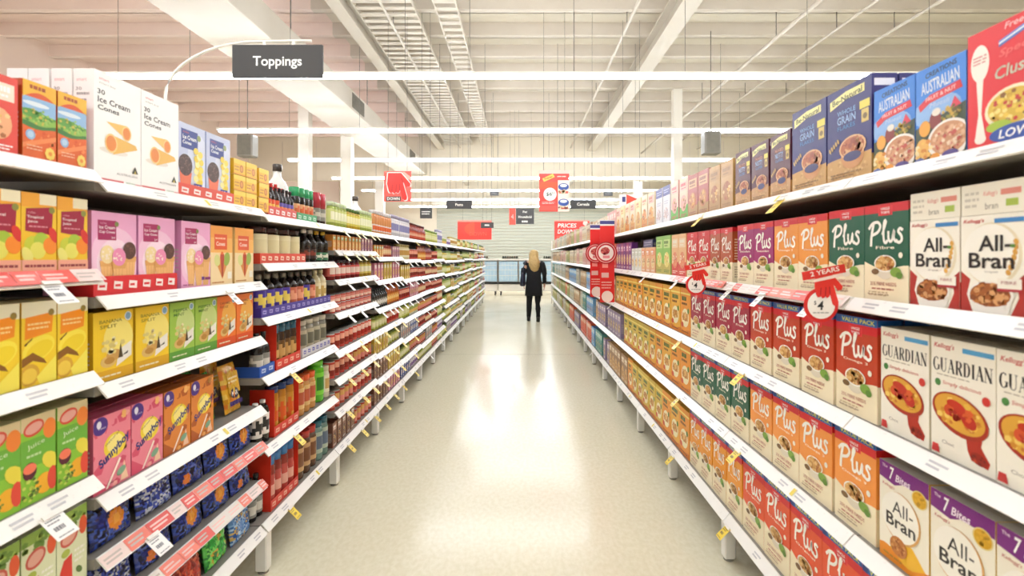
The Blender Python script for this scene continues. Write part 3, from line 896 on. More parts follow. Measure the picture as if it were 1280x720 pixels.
M['wire'] = plain('steel_wire', '6F6A66', .4, '7A7570', 20)
M['tube'] = glow('lit_diffuser', 'F1F7FF', LAMP)
M['glassblue'] = plain('pale_blue_panel', 'A9CBE0', .25, 'BFD9EA', 7)
M['leaf'] = plain('dark_produce', '39402C', .7, '55603C', 30)

def slab(name, x0, y0, z0, x1, y1, z1, mat, kind=True):
    mb = MB(); mb.box(x0, y0, z0, x1, y1, z1, 'FFFFFF')
    return struct(name, mb, mat)

slab('floor', X0, Y0, -.1, X1, Y1, 0, 'floor')
for y in (8.05, 14.2, 20.2, 2.0 - 4.0):
    slab('trim_joint', -9.9, y - .004, .0002, 9.9, y + .004, .0012, 'joint')
slab('ceiling', -3.6, Y0, ZC, X1, Y1, ZC + .1, 'deck')
slab('ceiling_pink_cast', X0, Y0, ZC, -3.6, Y1, ZC + .1, 'deck_pink_cast')
slab('wall_left', X0 - .1, Y0, 0, X0, Y1, ZC, 'wall_pink_cast')
slab('wall_right', X1, Y0, 0, X1 + .1, Y1, ZC, 'wall')
slab('wall_front', X0, Y0 - .1, 0, X1, Y0, ZC, 'wall')
slab('wall_bulkhead', X0, 19.3, 4.3, X1, 19.42, ZC, 'wall')
for i in range(-7, 8): slab('trim_panel_seam', i * 1.25 - .008, 19.29, 4.32, i * 1.25 + .008, 19.299, ZC - .26, 'purlin')
slab('wall_back', X0, Y1, 0, X1, Y1 + .1, ZC, 'wall')
# slatted shutter on the end wall
mb = MB()
z = 1.2
while z < 4.3:
    mb.hexa([(-4.6, Y1 - .05, z), (5.2, Y1 - .05, z), (5.2, Y1 - .004, z), (-4.6, Y1 - .004, z), (-4.6, Y1 - .03, z + .15), (5.2, Y1 - .03, z + .15), (5.2, Y1 - .004, z + .15), (-4.6, Y1 - .004, z + .15)], 'FFFFFF')
    z += .17
struct('wall_shutter', mb, 'shutter')
mb = MB(); mb.box(-4.8, Y1 - .4, 4.35, 5.4, Y1 - .004, 4.75, 'FFFFFF'); struct('trim_shutter_housing', mb, 'white')
# purlins and the deck's ribs
y = Y0 + .5
while y < Y1:
    for xa, xb, mt in ((-3.6, X1, 'purlin'), (X0, -3.6, 'deck_pink_cast')):
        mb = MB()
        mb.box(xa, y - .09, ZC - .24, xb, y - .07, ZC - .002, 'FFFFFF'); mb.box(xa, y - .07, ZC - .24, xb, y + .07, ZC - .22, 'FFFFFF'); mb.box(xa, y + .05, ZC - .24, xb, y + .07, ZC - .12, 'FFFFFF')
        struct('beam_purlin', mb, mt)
    y += 1.05
# main roof beams along the hall, and columns
for x, w, zb in ((2.62, .3, ZC - .62), (-2.9, .22, ZC - .55)):
    mb = MB()
    mb.box(x - w / 2, Y0, zb, x + w / 2, Y1, zb + .03, 'FFFFFF'); mb.box(x - .02, Y0, zb + .03, x + .02, Y1, ZC - .28, 'FFFFFF'); mb.box(x - w / 2, Y0, ZC - .28, x + w / 2, Y1, ZC - .245, 'FFFFFF')
    struct('beam_roof', mb, 'duct')
for x, y, w in ((3.95, 13.2, .22), (-4.35, 13.2, .26), (-5.0, 12.2, .24), (4.6, 20.5, .3), (-5.2, 19.5, .3)):
    slab('column', x - w / 2, y - w / 2, 0, x + w / 2, y + w / 2, ZC - .3, 'white')

# air duct over the shelves, with grilles let into its side
duct = empty('air_duct', (-3.9, 12, 4.5))
tag(duct, 'long rectangular cream air duct hanging under the roof above the toppings shelves', 'air duct')
mb = MB(); mb.bbox(-.47, -13, 0, .47, 7.25, .42, 'FFFFFF', .01); link('duct_casing', mb.mesh('duct_casing', 'duct'), duct)
for yy in (-6.9, -1.3, 4.3):
    mb = MB(); mb.box(.474, yy, .06, .484, yy + .8, .36, 'FFFFFF')
    for i in range(7): mb.box(.484, yy + .02, .085 + .038 * i, .492, yy + .78, .10 + .038 * i, 'FFFFFF')
    link('grille', mb.mesh('grille', 'grille'), duct)
for yy in range(-12, 7, 4):
    for xx in (-.4, .4):
        mb = MB(); mb.tube([(xx, yy, .42), (xx, yy, 1.24)], .008, 5); link('hanger', mb.mesh('hanger', 'wire'), duct)

def ladder(label, x0, x1, z, step, y0=-3, y1=19.2):
    o = empty('cable_tray', ((x0 + x1) / 2, 0, z))
    tag(o, label, 'cable tray')
    w = (x1 - x0) / 2
    for sx in (-w, w):
        mb = MB(); mb.box(sx - .012, y0, 0, sx + .012, y1, .08, 'FFFFFF'); link('side_rail', mb.mesh('side_rail', 'pipe'), o)
    mb = MB(); y = y0 + .1
    while y < y1:
        mb.box(-w + .013, y, .01, w - .013, y + step * .45, .03, 'FFFFFF'); y += step
    tag(link('rungs', mb.mesh('rungs', 'pipe'), o), kind='stuff')
    return o
ladder('narrow ladder cable tray with close rungs running under the roof along the aisle', -1.38, -1.03, 5.55, .26)
ladder('wide slatted cable tray beside the roof beam, broadest of the trays', -2.72, -1.75, 5.6, .24)
for x, z, r, lab in ((1.86, 5.5, .03, 'thin pipe under the roof, first out from the aisle centre'), (-2.2, 5.5, .025, 'thin conduit crossing beneath the wide slatted cable tray'),
                     (4.45, 5.3, .035, 'thick pale pipe under the roof above the cereal shelves'), (5.5, 5.45, .025, 'slim conduit under the roof beside the thick pale pipe'), (6.5, 5.45, .03, 'outermost slim pipe under the roof beyond the cereal shelves')):
    mb = MB(); mb.tube([(0, -16, 0), (0, 7.2, 0)], r, 8, 'FFFFFF')
    o = link('roof_pipe', mb.mesh('pipe', 'pipe'), None, (x, 12, z)); tag(o, lab, 'pipe')
    for k in range(6):
        mb = MB(); mb.tube([(0, -14 + 3.7 * k, r), (0, -14 + 3.7 * k, ZC - z - .25)], .008, 5); link('pipe_hanger', mb.mesh('pipe_hanger', 'wire'), o)

# strip lights across the hall
LY = [-2.15 + 3.15 * i for i in range(10)]
LIGHTNAMES = ['behind', 'overhead', 'first ahead'] 
for i, ly in enumerate(LY):
    o = empty('strip_light', (0, ly, 4.0))
    nth = ORD[max(0, i - 3)]
    lab = {0: 'white strip light furthest behind the aisle entrance', 1: 'white strip light just over the aisle entrance', 2: 'white strip light over the first shelving bays'}.get(i, 'long lit white strip light spanning the aisle, %s from the entrance' % ORD[i - 3])
    tag(o, lab, 'light', 'strip lights across the aisle')
    mb = MB(); mb.box(-6.05, -.022, .032, 6.05, .022, .075, 'FFFFFF'); link('housing', mb.mesh('housing', 'white'), o)
    mb = MB(); mb.bbox(-6.0, -.032, -.018, 6.0, .032, .031, 'FFFFFF', .01); link('diffuser', mb.mesh('diffuser', 'tube'), o)
    for xx in (-5.6, -4.6, -3.2, -1.6, -.7, .75, 2.3, 4.0, 5.7):
        mb = MB(); mb.tube([(xx, 0, .075), (xx, 0, 1.75)], .004, 4); link('hanging_wire', mb.mesh('hanging_wire', 'wire'), o)

# grey boxes hung above the shelves
for x, y, z, lab in ((-5.2, 10.0, 3.4, 'grey speaker box hung above the toppings side'), (3.55, 9.75, 3.4, 'grey speaker box hung above the cereal side')):
    o = empty('speaker_box', (x, y, z)); tag(o, lab, 'speaker')
    mb = MB(); mb.bbox(-.15, -.12, 0, .15, .12, .42, 'FFFFFF', .02); link('casing', mb.mesh('casing', 'greybox'), o)
    mb = MB(); mb.box(-.12, -.124, .03, .12, -.121, .39, 'FFFFFF'); link('front_mesh', mb.mesh('front_mesh', 'grille'), o)
    mb = MB(); mb.tube([(0, 0, .42), (0, 0, 2.3)], .008, 5); link('hanger', mb.mesh('hanger', 'wire'), o)

# ------------------------------------------------------------------ shelving bays
BL = [(.50, 1.475), (1.485, 2.425), (2.437, 3.385)]
while BL[-1][1] < 17.2: BL.append((BL[-1][1] + .008, BL[-1][1] + .975))
BR = [(.62, 1.585)]
while BR[-1][1] < 16.6: BR.append((BR[-1][1] + .006, BR[-1][1] + .945))
LZ = {1: [1.745, 1.463, 1.18, .887, .60, .255], 2: [1.722, 1.388, 1.136, .815, .645, .47, .255], 3: [1.702, 1.47, 1.215, .936, .607, .255],
      4: [1.70, 1.545, 1.35, 1.13, .88, .70, .49, .255], 5: [1.70, 1.50, 1.30, 1.06, .88, .68, .46, .255]}
rz = random.Random(5)
for k in range(6, len(BL) + 1):
    LZ[k] = [1.70] + [z + rz.uniform(-.015, .015) for z in ((1.47, 1.26, 1.05, .84, .64, .44) if k < 9 else (1.45, 1.21, .97, .73, .49))] + [.255]
RZ = [1.742, 1.378, 1.017, .66, .258]
COUNTS = {}
for k in range(1, len(BL) + 1): COUNTS[('left', k)] = len(LZ[k])
for k in range(1, len(BR) + 1): COUNTS[('right', k)] = 5

def rail_mesh(ln, red=False, seed=0):
    """price rail along +y, top edge at x=0, leaning out to x=.033 at its lower edge (z down .036)."""
    rr = random.Random(seed)
    mb = MB()
    h, o, t = .036, .033, .004
    base = 'F4F2EE'
    mb.hexa([(o, 0, -h), (o, ln, -h), (o - t, ln, -h - .003), (o - t, 0, -h - .003), (0, 0, 0), (0, ln, 0), (-t, ln, -.001), (-t, 0, -.001)], base)
    L_ = math.hypot(h, o)
    a = Art(mb, (o, 0, -h), (0, 1, 0), (-o / L_, 0, h / L_), ln, L_, seed=seed, lift=.0004)
    if red:
        u = 0.0
        while u < 1:
            w = rr.uniform(.07, .12)
            a.rect(u, .06, min(1, u + w), .94, rr.choice(['E8584C', 'EE7A66', 'E04A40', 'F0D8D2', 'E9E0D8']))
            a.lines(u + .01, .25, min(1, u + w - .01), .75, 2, rr.choice(['F4C8C0', 'C8B8B0']), .5)
            u += w
    else:
        u = rr.uniform(.03, .2)
        while u < .93:
            if rr.random() < .6:
                a.lines(u, .25, u + .06, .75, 2, 'C3C2C6', .5)
                if rr.random() < .15: a.rect(u - .03, .2, u - .01, .8, 'E8D040')
            u += rr.uniform(.1, .2)
    return mb.mesh('price_rail', 'rail')
RAILS = {}
def rail_for(ln, red, v):
    k = (round(ln, 3), red, v)
    if k not in RAILS: RAILS[k] = rail_mesh(ln, red, v + 10 * red)
    return RAILS[k]
SH = {}
def shelf_for(ln):
    k = round(ln, 3)
    if k not in SH:
        mb = MB()
        mb.box(-.445, 0, -.034, -.006, ln, -.004, 'FFFFFF'); 
        mb.box(-.445, .002, -.07, -.36, .006, -.034, 'FFFFFF'); mb.box(-.445, ln - .006, -.07, -.36, ln - .002, -.034, 'FFFFFF')
        SH[k] = mb.mesh('shelf', 'shelf')
    return SH[k]

def bay(side, k, y0, y1, zs, reds=()):
    """built for the left side; the right side is the same bay turned round."""
    ln = y1 - y0
    if side == 'left':
        o = empty('shelving_bay', (-1.2, y0, 0))
    else:
        o = empty('shelving_bay', (1.012, y1, 0), PI)
    what = 'toppings' if side == 'left' else 'cereal'
    tag(o, 'white %d-shelf supermarket shelving bay, %s from the entrance on the %s side' % (len(zs), ORD[k - 1], what), 'shelving', 'shelving bays on the %s side' % what)
    mb = MB(); mb.box(-.475, .003, .05, -.45, ln - .003, zs[0] + .02, 'FFFFFF'); link('back_panel', mb.mesh('back_panel', 'back'), o)
    for i, z in enumerate(zs):
        s = link('shelf', shelf_for(ln), o, (0, 0, z))
        link('price_rail', rail_for(ln, i in reds, (k * 3 + i) % 5), s)
    yy = (.03 if side == 'left' else ln - .09)
    mb = MB(); mb.bbox(-.05, yy, .012, .006, yy + .055, zs[-1] - .052, 'FFFFFF', .006); link('leg', mb.mesh('leg', 'steel'), o)
    mb = MB(); mb.lathe([(.024, 0), (.024, .006), (.012, .012)], -.022, yy + .0275, 0, 10, '40403C'); link('foot', mb.mesh('foot', 'greybox'), o)
    mb = MB(); mb.box(-.44, 0.002, 0, -.42, ln - .002, zs[-1] - .04, 'FFFFFF'); link('kick_panel', mb.mesh('kick_panel', 'back'), o)
    return o
for k, (a, b) in enumerate(BL, 1):
    bay('left', k, a, b, LZ[k], {1: (1,), 2: (4, 5)}.get(k, ()))
for k, (a, b) in enumerate(BR, 1):
    bay('right', k, a, b, RZ, {2: (1,), 3: (1,)}.get(k, ()))
# ------------------------------------------------------------------ stock on the cereal side (right)
def yr(px): return 655 * 1.03 / (px - 650)
def yl(px): return 655 * 1.215 / (650 - px)
def bay_of(side, y):
    for k, (a, b) in enumerate(BL if side == 'left' else BR, 1):
        if y < b + .004: return k
    return len(BL if side == 'left' else BR)
def row_of(p, side, shelf, z, ys, rows=1, bay=None, depth0=0.0, lift=0.0):
    for y in ys:
        k = bay or bay_of(side, y)
        for r in range(rows):
            put(p, side, k, shelf, y, z - .003 + lift, depth0 + r * (p.d + .006), r)
def spread_of(y0, y1, w, gap=.004):
    n = max(1, int((y1 - y0 + gap) / (w + gap)))
    st = (y1 - y0) / n
    return [y0 + st * (i + .5) for i in range(n)]
G = .004
def mids(edges): return [(a + b) / 2 for a, b in zip(edges[:-1], edges[1:])]

# top shelf
z = RZ[0]
p = carton('red white spoon cereal box', .188, .265, .07, ('E02830', 'C8202A', 'D02028'), spoon_red)
row_of(p, 'right', 0, z, [1.113, .92, .727], 2)
p = carton('bright blue muesli box', .156, .24, .075, ('3E86E0', '3474CC', '2E62B0'), australian, name='muesli_box')
row_of(p, 'right', 0, z, [1.289, 1.449], 2)
bn = be_natural(('WHOLE', 'GRAIN', 'FLAKES'), '2C2A70')
p = carton('navy cereal box, yellow label', .222, .3, .075, **bn)
row_of(p, 'right', 0, z, [1.645, 1.873], 2)
bn = be_natural(('MIXED', 'NUTTY', 'CLUSTERS'), '5A2A3A', 'C2925A', 'D8A088')
p = carton('maroon cereal box, yellow label', .158, .252, .07, **bn)
row_of(p, 'right', 0, z, [2.08, 2.255, 2.43], 2)
p = carton('plain tan brown cereal box', .155, .24, .07, ('C8A064', 'BE965A', 'B48A50'), simple_front('C8A064', 'BC9258', 'B07A40', tcol='9A7440', low='B88C50', seed=4))
row_of(p, 'right', 0, z, [2.613, 2.779], 2)
p = carton('dusty pink muesli box', .166, .25, .07, ('B8645A', '9A4A44', 'A05048'), simple_front('B8645A', 'E0B88A', 'C88A5A', tcol='8E4A3A', low='B89058', seed=7), name='muesli_box')
row_of(p, 'right', 0, z, [2.955, 3.13], 2)
p = carton('pink and green muesli box', .17, .262, .07, ('EFD6BC', 'E0A8A0', 'E8B0A8'), simple_front('EFD6BC', 'F0C8B8', 'E8B0A0', tcol='E05A60', low='5CB03A', seed=9), name='muesli_box')
row_of(p, 'right', 0, z, [3.305, 3.495], 2)
p = carton('white cereal box with navy band', .18, .262, .07, ('E6E6EC', 'D8D8E0', '3A4088'), lambda a: (a.rect(0, .74, 1, 1, '4A52A0'), a.lines(.15, .8, .85, .92, 2, 'C0C6EA'), a.ell(.45, .28, .3, .14, 'D8C8C8'), a.flakes(.45, .24, .36, .16, ('C8B0B0', 'EDEDF2', 'A8A0B8'), 26, .05), a.lines(.2, .5, .8, .62, 2, 'BFC2D6')))
row_of(p, 'right', 0, z, [3.69, 3.882], 1)
tops = [('cream and pink granola box', 'F0DDBE', 'E8B8A8', 'E0A050', 'E0A868'), ('cream granola box with orange foot', 'EFDFC0', 'F0CFA0', 'E09048', 'E8A050'), ('pale yellow granola box', 'EFE2B0', 'F3D98A', 'D8A050', 'E8C070')]
ys = spread_of(4.0, 5.62, .2)
for i, y in enumerate(ys):
    t = tops[i % 3 if i not in (3, 4) else 0]
    if i < 3:
        tops[i] = t + (carton(t[0], .195, .27, .07, (t[1], t[1], t[2]), simple_front(t[1], t[2], t[3], tcol='C87A50', low=t[4], seed=i), name='granola_box'),)
    row_of(tops[i % 3][5], 'right', 0, z, [y], 1)

# second shelf
z = RZ[1]
ab = carton('white red footed cereal box', .157, .218, .065, ('F4EEDF', 'C8403A', 'E6E0D2'), all_bran, lambda a: (a.rect(0, .3, 1, 1, 'F0EADB'), a.lines(.15, .4, .85, .8, 7, 'BDB6AE')))
row_of(ab, 'right', 1, z, [.985, 1.146, 1.306], 2)
def lying(a):
    a.rect(0, 0, 1, 1, 'F1EBDA'); a.text("Kellogg's", .48, .64, .22, 'D8655A', h=.2, shear=.25); a.rect(.64, .56, .94, .74, 'E08A7A'); a.text('bran', .5, .26, .2, '8A847A', h=.2); a.rect(.72, .2, .9, .42, 'A8BE4A'); a.lines(.06, .2, .3, .8, 3, 'CFC8B8')
p = carton('white cereal box lying flat', .157, .07, .2, ('F1EBDA', 'E4DCCB', 'E9E2D2'), lying)
for y in (.985, 1.146, 1.306):
    put(p, 'right', bay_of('right', y), 1, y, z - .002 + .218, 0.0, 20)
def plus_run(desc, col, variant, edges, w, h, vp=False, shelf=1, rows=2, **kw):
    p = carton(desc, w, h, .07, **plus(col, variant, vp, **kw), name='cereal_box')
    row_of(p, 'right', shelf, RZ[shelf], mids(edges) if len(edges) > 1 else edges, rows)
    return p
plus_run('dark green cereal box', '0F5A40', 'Fibre', [1.388, 1.57, 1.752], .178, .275)
plus_run('orange white script cereal box', 'F09A3C', 'Omega 3', [1.757, 1.944, 2.128], .18, .272)
plus_run('magenta white script cereal box', '9E1668', 'Antioxidant', [2.132, 2.315, 2.49], .174, .272)
plus_run('rust brown cereal box, short', 'B8552E', 'Muesli', [2.542, 2.7, 2.847], .148, .27)
plus_run('bright red cereal box', 'D42A2E', 'Protein', [2.852, 3.04, 3.235], .183, .27)
p = carton('peach cereal box, red foot', .155, .272, .07, ('F0C08A', 'E8B078', 'E0453A'), simple_front('F0C08A', 'F4D8B4', 'E8906A', tcol='F6EEDC', low='E0504A', seed=3, pics=('C8503A', 'F4E0C0', 'E8A080')))
row_of(p, 'right', 1, z, [3.326, 3.486], 1)
p = carton('light green cereal box', .19, .275, .07, ('8EC85A', '7AB848', '6AA83A'), simple_front('8EC85A', 'C8E08A', 'E8D880', tcol='5A8A30', low='C8B860', seed=5, pics=('E0A050', 'F0E8B0', '7AA040')))
row_of(p, 'right', 1, z, [3.68, 3.88], 1)
seq = [('peach snack bar box', 'F0B88A', 'E89060', .14, .20), ('white drink powder box', 'E6E6DE', 'C8D0B8', .12, .2), ('purple snack bar box', '7A3A8A', 'A85AA0', .12, .26), ('plum snack bar box', '9A4A80', 'E0A0B8', .12, .26)]
SB = []
for i, t in enumerate(seq):
    SB.append(carton(t[0], t[3], t[4], .06, (t[1], t[1], t[2]), simple_front(t[1], t[2], 'F0D8A8', seed=i + 20), name='snack_bar_box'))
for i, y in enumerate(spread_of(4.0, 4.45, .14)): row_of(SB[0], 'right', 1, z, [y], 1)
for i, y in enumerate(spread_of(4.45, 4.85, .12)): row_of(SB[1], 'right', 1, z, [y], 1)
for i, y in enumerate(spread_of(4.85, 5.62, .12)): row_of(SB[2 + i % 2], 'right', 1, z, [y], 1)
p = carton('navy box laid across the low white boxes', .3, .06, .06, ('4A4E78', '3A3E68', '3E4270'), lambda a: a.lines(.1, .2, .9, .8, 2, 'A8ACC8'), name='snack_bar_box')
put(p, 'right', bay_of('right', 4.3), 1, 4.23, z - .002 + .2, 0, 20)

# third shelf
z = RZ[2]
p = carton('cream berry bowl cereal box', .176, .288, .065, ('F2ECD8', 'E4DCC4', 'D8D2C0'), guardian)
row_of(p, 'right', 2, z, [.865, 1.045, 1.226, 1.41], 3)
plus_run('big rust cereal box', 'C4401E', 'Omega 3', [1.508, 1.71, 1.927, 2.142, 2.35], .196, .302, True, 2, 3)
plus_run('big maroon cereal box', 'A8203E', 'Fruit', [2.354, 2.556, 2.76, 2.965, 3.165], .196, .3, True, 2, 2)
WB = [carton('yellow cereal box', .195, .29, .1, **wheat_biscuit('EDB13A', 1), name='cereal_box'),
      carton('orange yellow cereal box', .195, .29, .1, **wheat_biscuit('EE9A2E', 2), name='cereal_box'),
      carton('lime yellow cereal box', .195, .285, .1, **wheat_biscuit('DDBE48', 3), name='cereal_box')]
for i, y in enumerate(spread_of(3.17, 5.62, .196)): row_of(WB[(1, 0, 0, 1, 0, 0, 1, 0, 0, 0, 0, 2)[i % 12]], 'right', 2, z, [y], 1)

# fourth shelf
z = RZ[3]
p = carton('purple banded bran cereal box', .178, .268, .065, ('F4EEDC', 'E8C04A', 'CFC9BC'), all_bran_seven)
row_of(p, 'right', 3, z, [.865, 1.045, 1.226, 1.41], 3)
plus_run('big orange cereal box', 'F69C48', 'Omega 3', [1.508, 1.73, 1.935, 2.142, 2.355], .198, .302, True, 3, 3)
plus_run('big dark green cereal box', '1A5A40', 'Fibre', [2.36, 2.56, 2.765, 2.965, 3.165], .196, .3, True, 3, 2)
for i, y in enumerate(spread_of(3.17, 5.2, .196)): row_of(WB[(1, 1, 0, 1, 0, 2, 2, 2, 2, 2)[i % 10]], 'right', 3, z, [y], 1)

# bottom shelf
z = RZ[4]
plus_run('big scarlet cereal box', 'E8552A', 'Original', [.95, 1.16, 1.37, 1.58, 1.79, 2.0, 2.212, 2.424], .204, .33, True, 4, 3)
plus_run('big amber cereal box', 'F09A1E', 'Honey', [2.43, 2.62, 2.81, 3.0, 3.17], .182, .328, True, 4, 2)
for i, y in enumerate(spread_of(3.19, 5.0, .196)): row_of(WB[(1, 0, 1, 2, 2, 2, 2, 2)[i % 8]], 'right', 4, z, [y], 1)

# further along the cereal side
FAR = []
pal = [('brown patterned cereal box', 'A07A5A', 'D8C0A0', 'C89A60'), ('lilac and brown cereal box', '9A88A8', 'C8B8C8', 'B09A78'), ('pale grey muesli box', 'C8C4B4', 'E6E2D4', 'A8B090'),
       ('yellow green muesli box', 'B8B05A', 'E0DC9A', '8AA050'), ('pale pink snack bar box', 'DCA8A0', 'F0D0C8', 'C88A80'), ('sky blue drink powder box', '7AB0DC', 'D0E4F0', '4A80C0'),
       ('orange red snack bar box', 'E0653A', 'F0C0A0', 'D83A2A'), ('cream drink powder box', 'E0D4B8', 'F2E8D0', 'C8A878'), ('teal snack bar box', '5A9A90', 'B8D8D0', '3A7A78'), ('beige granola box', 'D0B088', 'E8D8B8', 'A88058')]
for i, t in enumerate(pal):
    w = (.16, .15, .15, .14, .13, .14, .13, .16, .13, .17)[i]
    nm = 'drink_powder_box' if 'powder' in t[0] else 'muesli_box' if 'muesli' in t[0] else 'snack_bar_box' if 'snack' in t[0] else 'granola_box' if 'granola' in t[0] else 'cereal_box'
    FAR.append(carton(t[0], w, .25 if i % 2 else .27, .07, (t[1], t[1], t[3]), simple_front(t[1], t[2], t[3], tcol='7A6A5A' if i in (2, 7) else 'F4EEE2', low=t[3] if i % 3 == 0 else None, seed=i + 40), name=nm))
zones = {0: [(5.64, 7.6, (9, 7, 4)), (7.6, 16.6, (0, 9, 4, 7, 2, 3))], 1: [(5.64, 7.7, (1, 6)), (7.7, 9.6, (4, 7)), (9.6, 12, (3, 7)), (12, 16.6, (0, 4, 9))],
         2: [(5.64, 7.2, (0, 1, 0)), (7.2, 9, (2, 5, 9)), (9, 11, (5, 2)), (11, 16.6, (0, 2, 8))], 3: [(5.22, 7.4, (1, 0, 1)), (7.4, 9.0, (8, 5, 2)), (9.0, 11, (2, 9)), (11, 13, (6, 3)), (13, 16.6, (3, 2, 0))],
         4: [(5.02, 6.6, (1, 0, 1)), (6.6, 7.6, (8, 5)), (7.6, 9, (6, 4)), (9, 10, (1, 2)), (10, 11, (6,)), (11, 16.6, (2, 3, 2, 0))]}
for sh, zs_ in zones.items():
    for (a, b, mix) in zs_:
        for (ba, bb) in BR:
            lo, hi = max(a, ba + .01), min(b, bb - .01)
            if hi - lo < .12: continue
            y = lo
            p = FAR[R.choice(mix)]
            run = 0
            while y + p.w < hi:
                row_of(p, 'right', sh, RZ[sh], [y + p.w / 2], 1)
                y += p.w + .007
                run += 1
                if run >= 3 and R.random() < .5:
                    p = FAR[R.choice(mix)]; run = 0

# ------------------------------------------------------------------ stock on the toppings side (left)
# first bay
z = LZ[1]
rb = carton('orange landscape tea box', .092, .196, .06, ('DE5A1E', 'C24A12', 'C8541A'), rooibos, name='tea_box')
row_of(rb, 'left', 0, z[0], [1.328, 1.425], 2)
p = carton('red tea box', .092, .186, .06, ('E2483A', 'C83428', 'D8D0C4'), simple_front('E2483A', 'F0E2D0', 'F0B080', seed=8), name='tea_box')
row_of(p, 'left', 0, z[0], [1.222, 1.126, 1.03, .934, .838, .742], 2)
mg = carton('maroon label fruit carton', .096, .2, .06, ('F2C42A', 'D89A20', 'E8B838'), mango, name='fruit_carton', cat='carton')
pa = carton('yellow pineapple carton', .096, .21, .06, ('F2CE2E', 'C8981E', 'E8DCA8'), pineapple, name='fruit_carton', cat='carton')
tg = carton('green fruit carton', .096, .218, .06, ('8CC63C', '6AA030', 'C8C08A'), tropical_green, name='fruit_carton', cat='carton')
ag = carton('pale green fruit carton', .096, .215, .06, ('DDE2BC', '9AAA6A', 'B8BCA0'), apple_green, name='fruit_carton', cat='carton')
for p, s in ((mg, 1), (pa, 2), (tg, 3), (ag, 4), (tg, 5)):
    row_of(p, 'left', s, z[s], [1.425 - .0995 * i for i in range(9)], 2)
# second bay
z = LZ[2]
p = carton('white ice cream cone box', .182, .32, .058, ('FAF8F6', 'F4F0F2', 'F0ECEA'), cones30, cones30_side, name='ice_cream_cone_box')
row_of(p, 'left', 0, z[0], [1.588, 1.775], 4)
t = tray('red cardboard tray under lilac cone boxes', .354, .048, .075, 'E0503C'); put(t, 'left', 2, 0, 2.047, z[0] - .003, .003)
p = carton('lilac ice cream cone box', .166, .268, .06, ('C3CBE8', 'AEB8DC', 'B8C0E0'), cone_blue, name='ice_cream_cone_box')
row_of(p, 'left', 0, z[0], [1.957, 2.13], 1, 2, .009, .003)
yb = carton('yellow wafer box', .094, .066, .12, ('EFBE2A', 'D9A51E', 'E3B02C'), lambda a: (a.rect(0, .7, 1, 1, 'F4D24A'), a.ell(.65, .42, .16, .26, 'C87A2A'), a.ell(.65, .42, .1, .16, 'E09A40'), a.lines(.08, .2, .45, .6, 2, 'C8862A'), a.rect(0, 0, 1, .1, 'E8A020')), name='wafer_box')
for y in (2.275, 2.373, 2.489):
    for lv in range(3):
        put(yb, 'left', bay_of('left', y), 0, y, z[0] - .003 + (.0 if y < 2.43 else -.006) + lv * .068, 0, (0, 10, 11)[lv])
t = tray('red cardboard tray under pink cone boxes', .366, .058, .075, 'D9262E'); put(t, 'left', 2, 1, 1.677, z[1] - .003, .003)
p = carton('pink cup cone box', .176, .245, .066, ('EBA8D0', 'D890BE', 'E0A0C8'), cone_pink, name='ice_cream_cone_box')
row_of(p, 'left', 1, z[1], [1.586, 1.769], 2, 2, .009, .003); put(p, 'left', 2, 1, 1.968, z[1] - .003)
p = carton('orange wafer cone box', .158, .24, .066, ('F2D9A8', 'E0B878', 'F0A03C'), cone_orange, name='ice_cream_cone_box')
row_of(p, 'left', 1, z[1], [2.14, 2.312], 1)
for desc, ys, args, cols in (('yellow dessert topping box', [1.571, 1.735], ('EFC828', 'D9A51E', ('BANANA', 'SPLIT'), 'F4E27A', '8A7A20'), ('EFC828', 'D0A41E', 'E0B828')),
                             ('green dessert topping box', [1.888, 2.035], ('9CC44A', '5A9A34', ('PEPPER', 'MINT'), 'C8DA8A', '4A7A2A'), ('9CC44A', '7AA838', '8AB444')),
                             ('orange dessert topping box', [2.175, 2.319], ('EE7A2A', 'E0521E', ('CARAMEL', 'FUDGE'), 'F0B04A', 'A8501E'), ('EE7A2A', 'D0601E', 'E06A2A'))):
    wd = .155 if 'yellow' in desc else .14
    p = carton(desc, wd, .205, .07, cols, sundae_tea(*args), name='dessert_topping_box')
    row_of(p, 'left', 2, z[2], ys, 2)
p = carton('pink ice block pack', .142, .222, .07, ('E87890', 'C85A78', 'C85070'), sunny('EA8496', 'F2A8A0', 'D8506E'), name='ice_block_pack', cat='pack')
row_of(p, 'left', 3, z[3], [1.567, 1.714], 2)
p = carton('amber ice block pack', .142, .222, .07, ('D8782A', 'B05A1E', 'B8601E'), sunny('DC8434', 'EEB060', 'B0561E'), name='ice_block_pack', cat='pack')
row_of(p, 'left', 3, z[3], [1.861, 2.008], 2)
def snack_face(c1, c2, txt):
    def f(a):
        a.rect(.1, .35, .95, .9, c1); a.ell(.5, .35, .3, .14, c2); a.text(txt, .5, .35, .44, 'F4F0E6', h=.12, bold=.03); a.lines(.15, .6, .85, .8, 2, 'F0E0B0'); a.rect(0, .05, 1, .16, '3A2A6A')
    return f
sb1 = bag('green foil snack bag', .12, .2, .04, ['3A8A34', '58A83E', '2E7030', '86C050'], seed=4)
sb2 = bag('gold foil snack bag with round badge', .125, .21, .04, ['E0A830', 'C88A20', 'D87A2A', 'E8C050'], seed=6, art=snack_face('D8A83A', '2A2A50', 'MAX'))
sb3 = bag('blue foil snack bag', .14, .12, .04, ['2A6AC0', '3A8AD8', '1E4A98', '60B0E0'], seed=8)
for p, y, dp, h in ((sb1, 2.15, .05, 0), (sb2, 2.31, .03, 0)):
    put(p, 'left', 2, 3, y, z[3] + .008, dp, rx=math.radians(-10))
put(sb1, 'left', 2, 3, 2.16, z[3] + .004, .16, 1); put(sb2, 'left', 2, 3, 2.33, z[3] + .004, .15, 1)
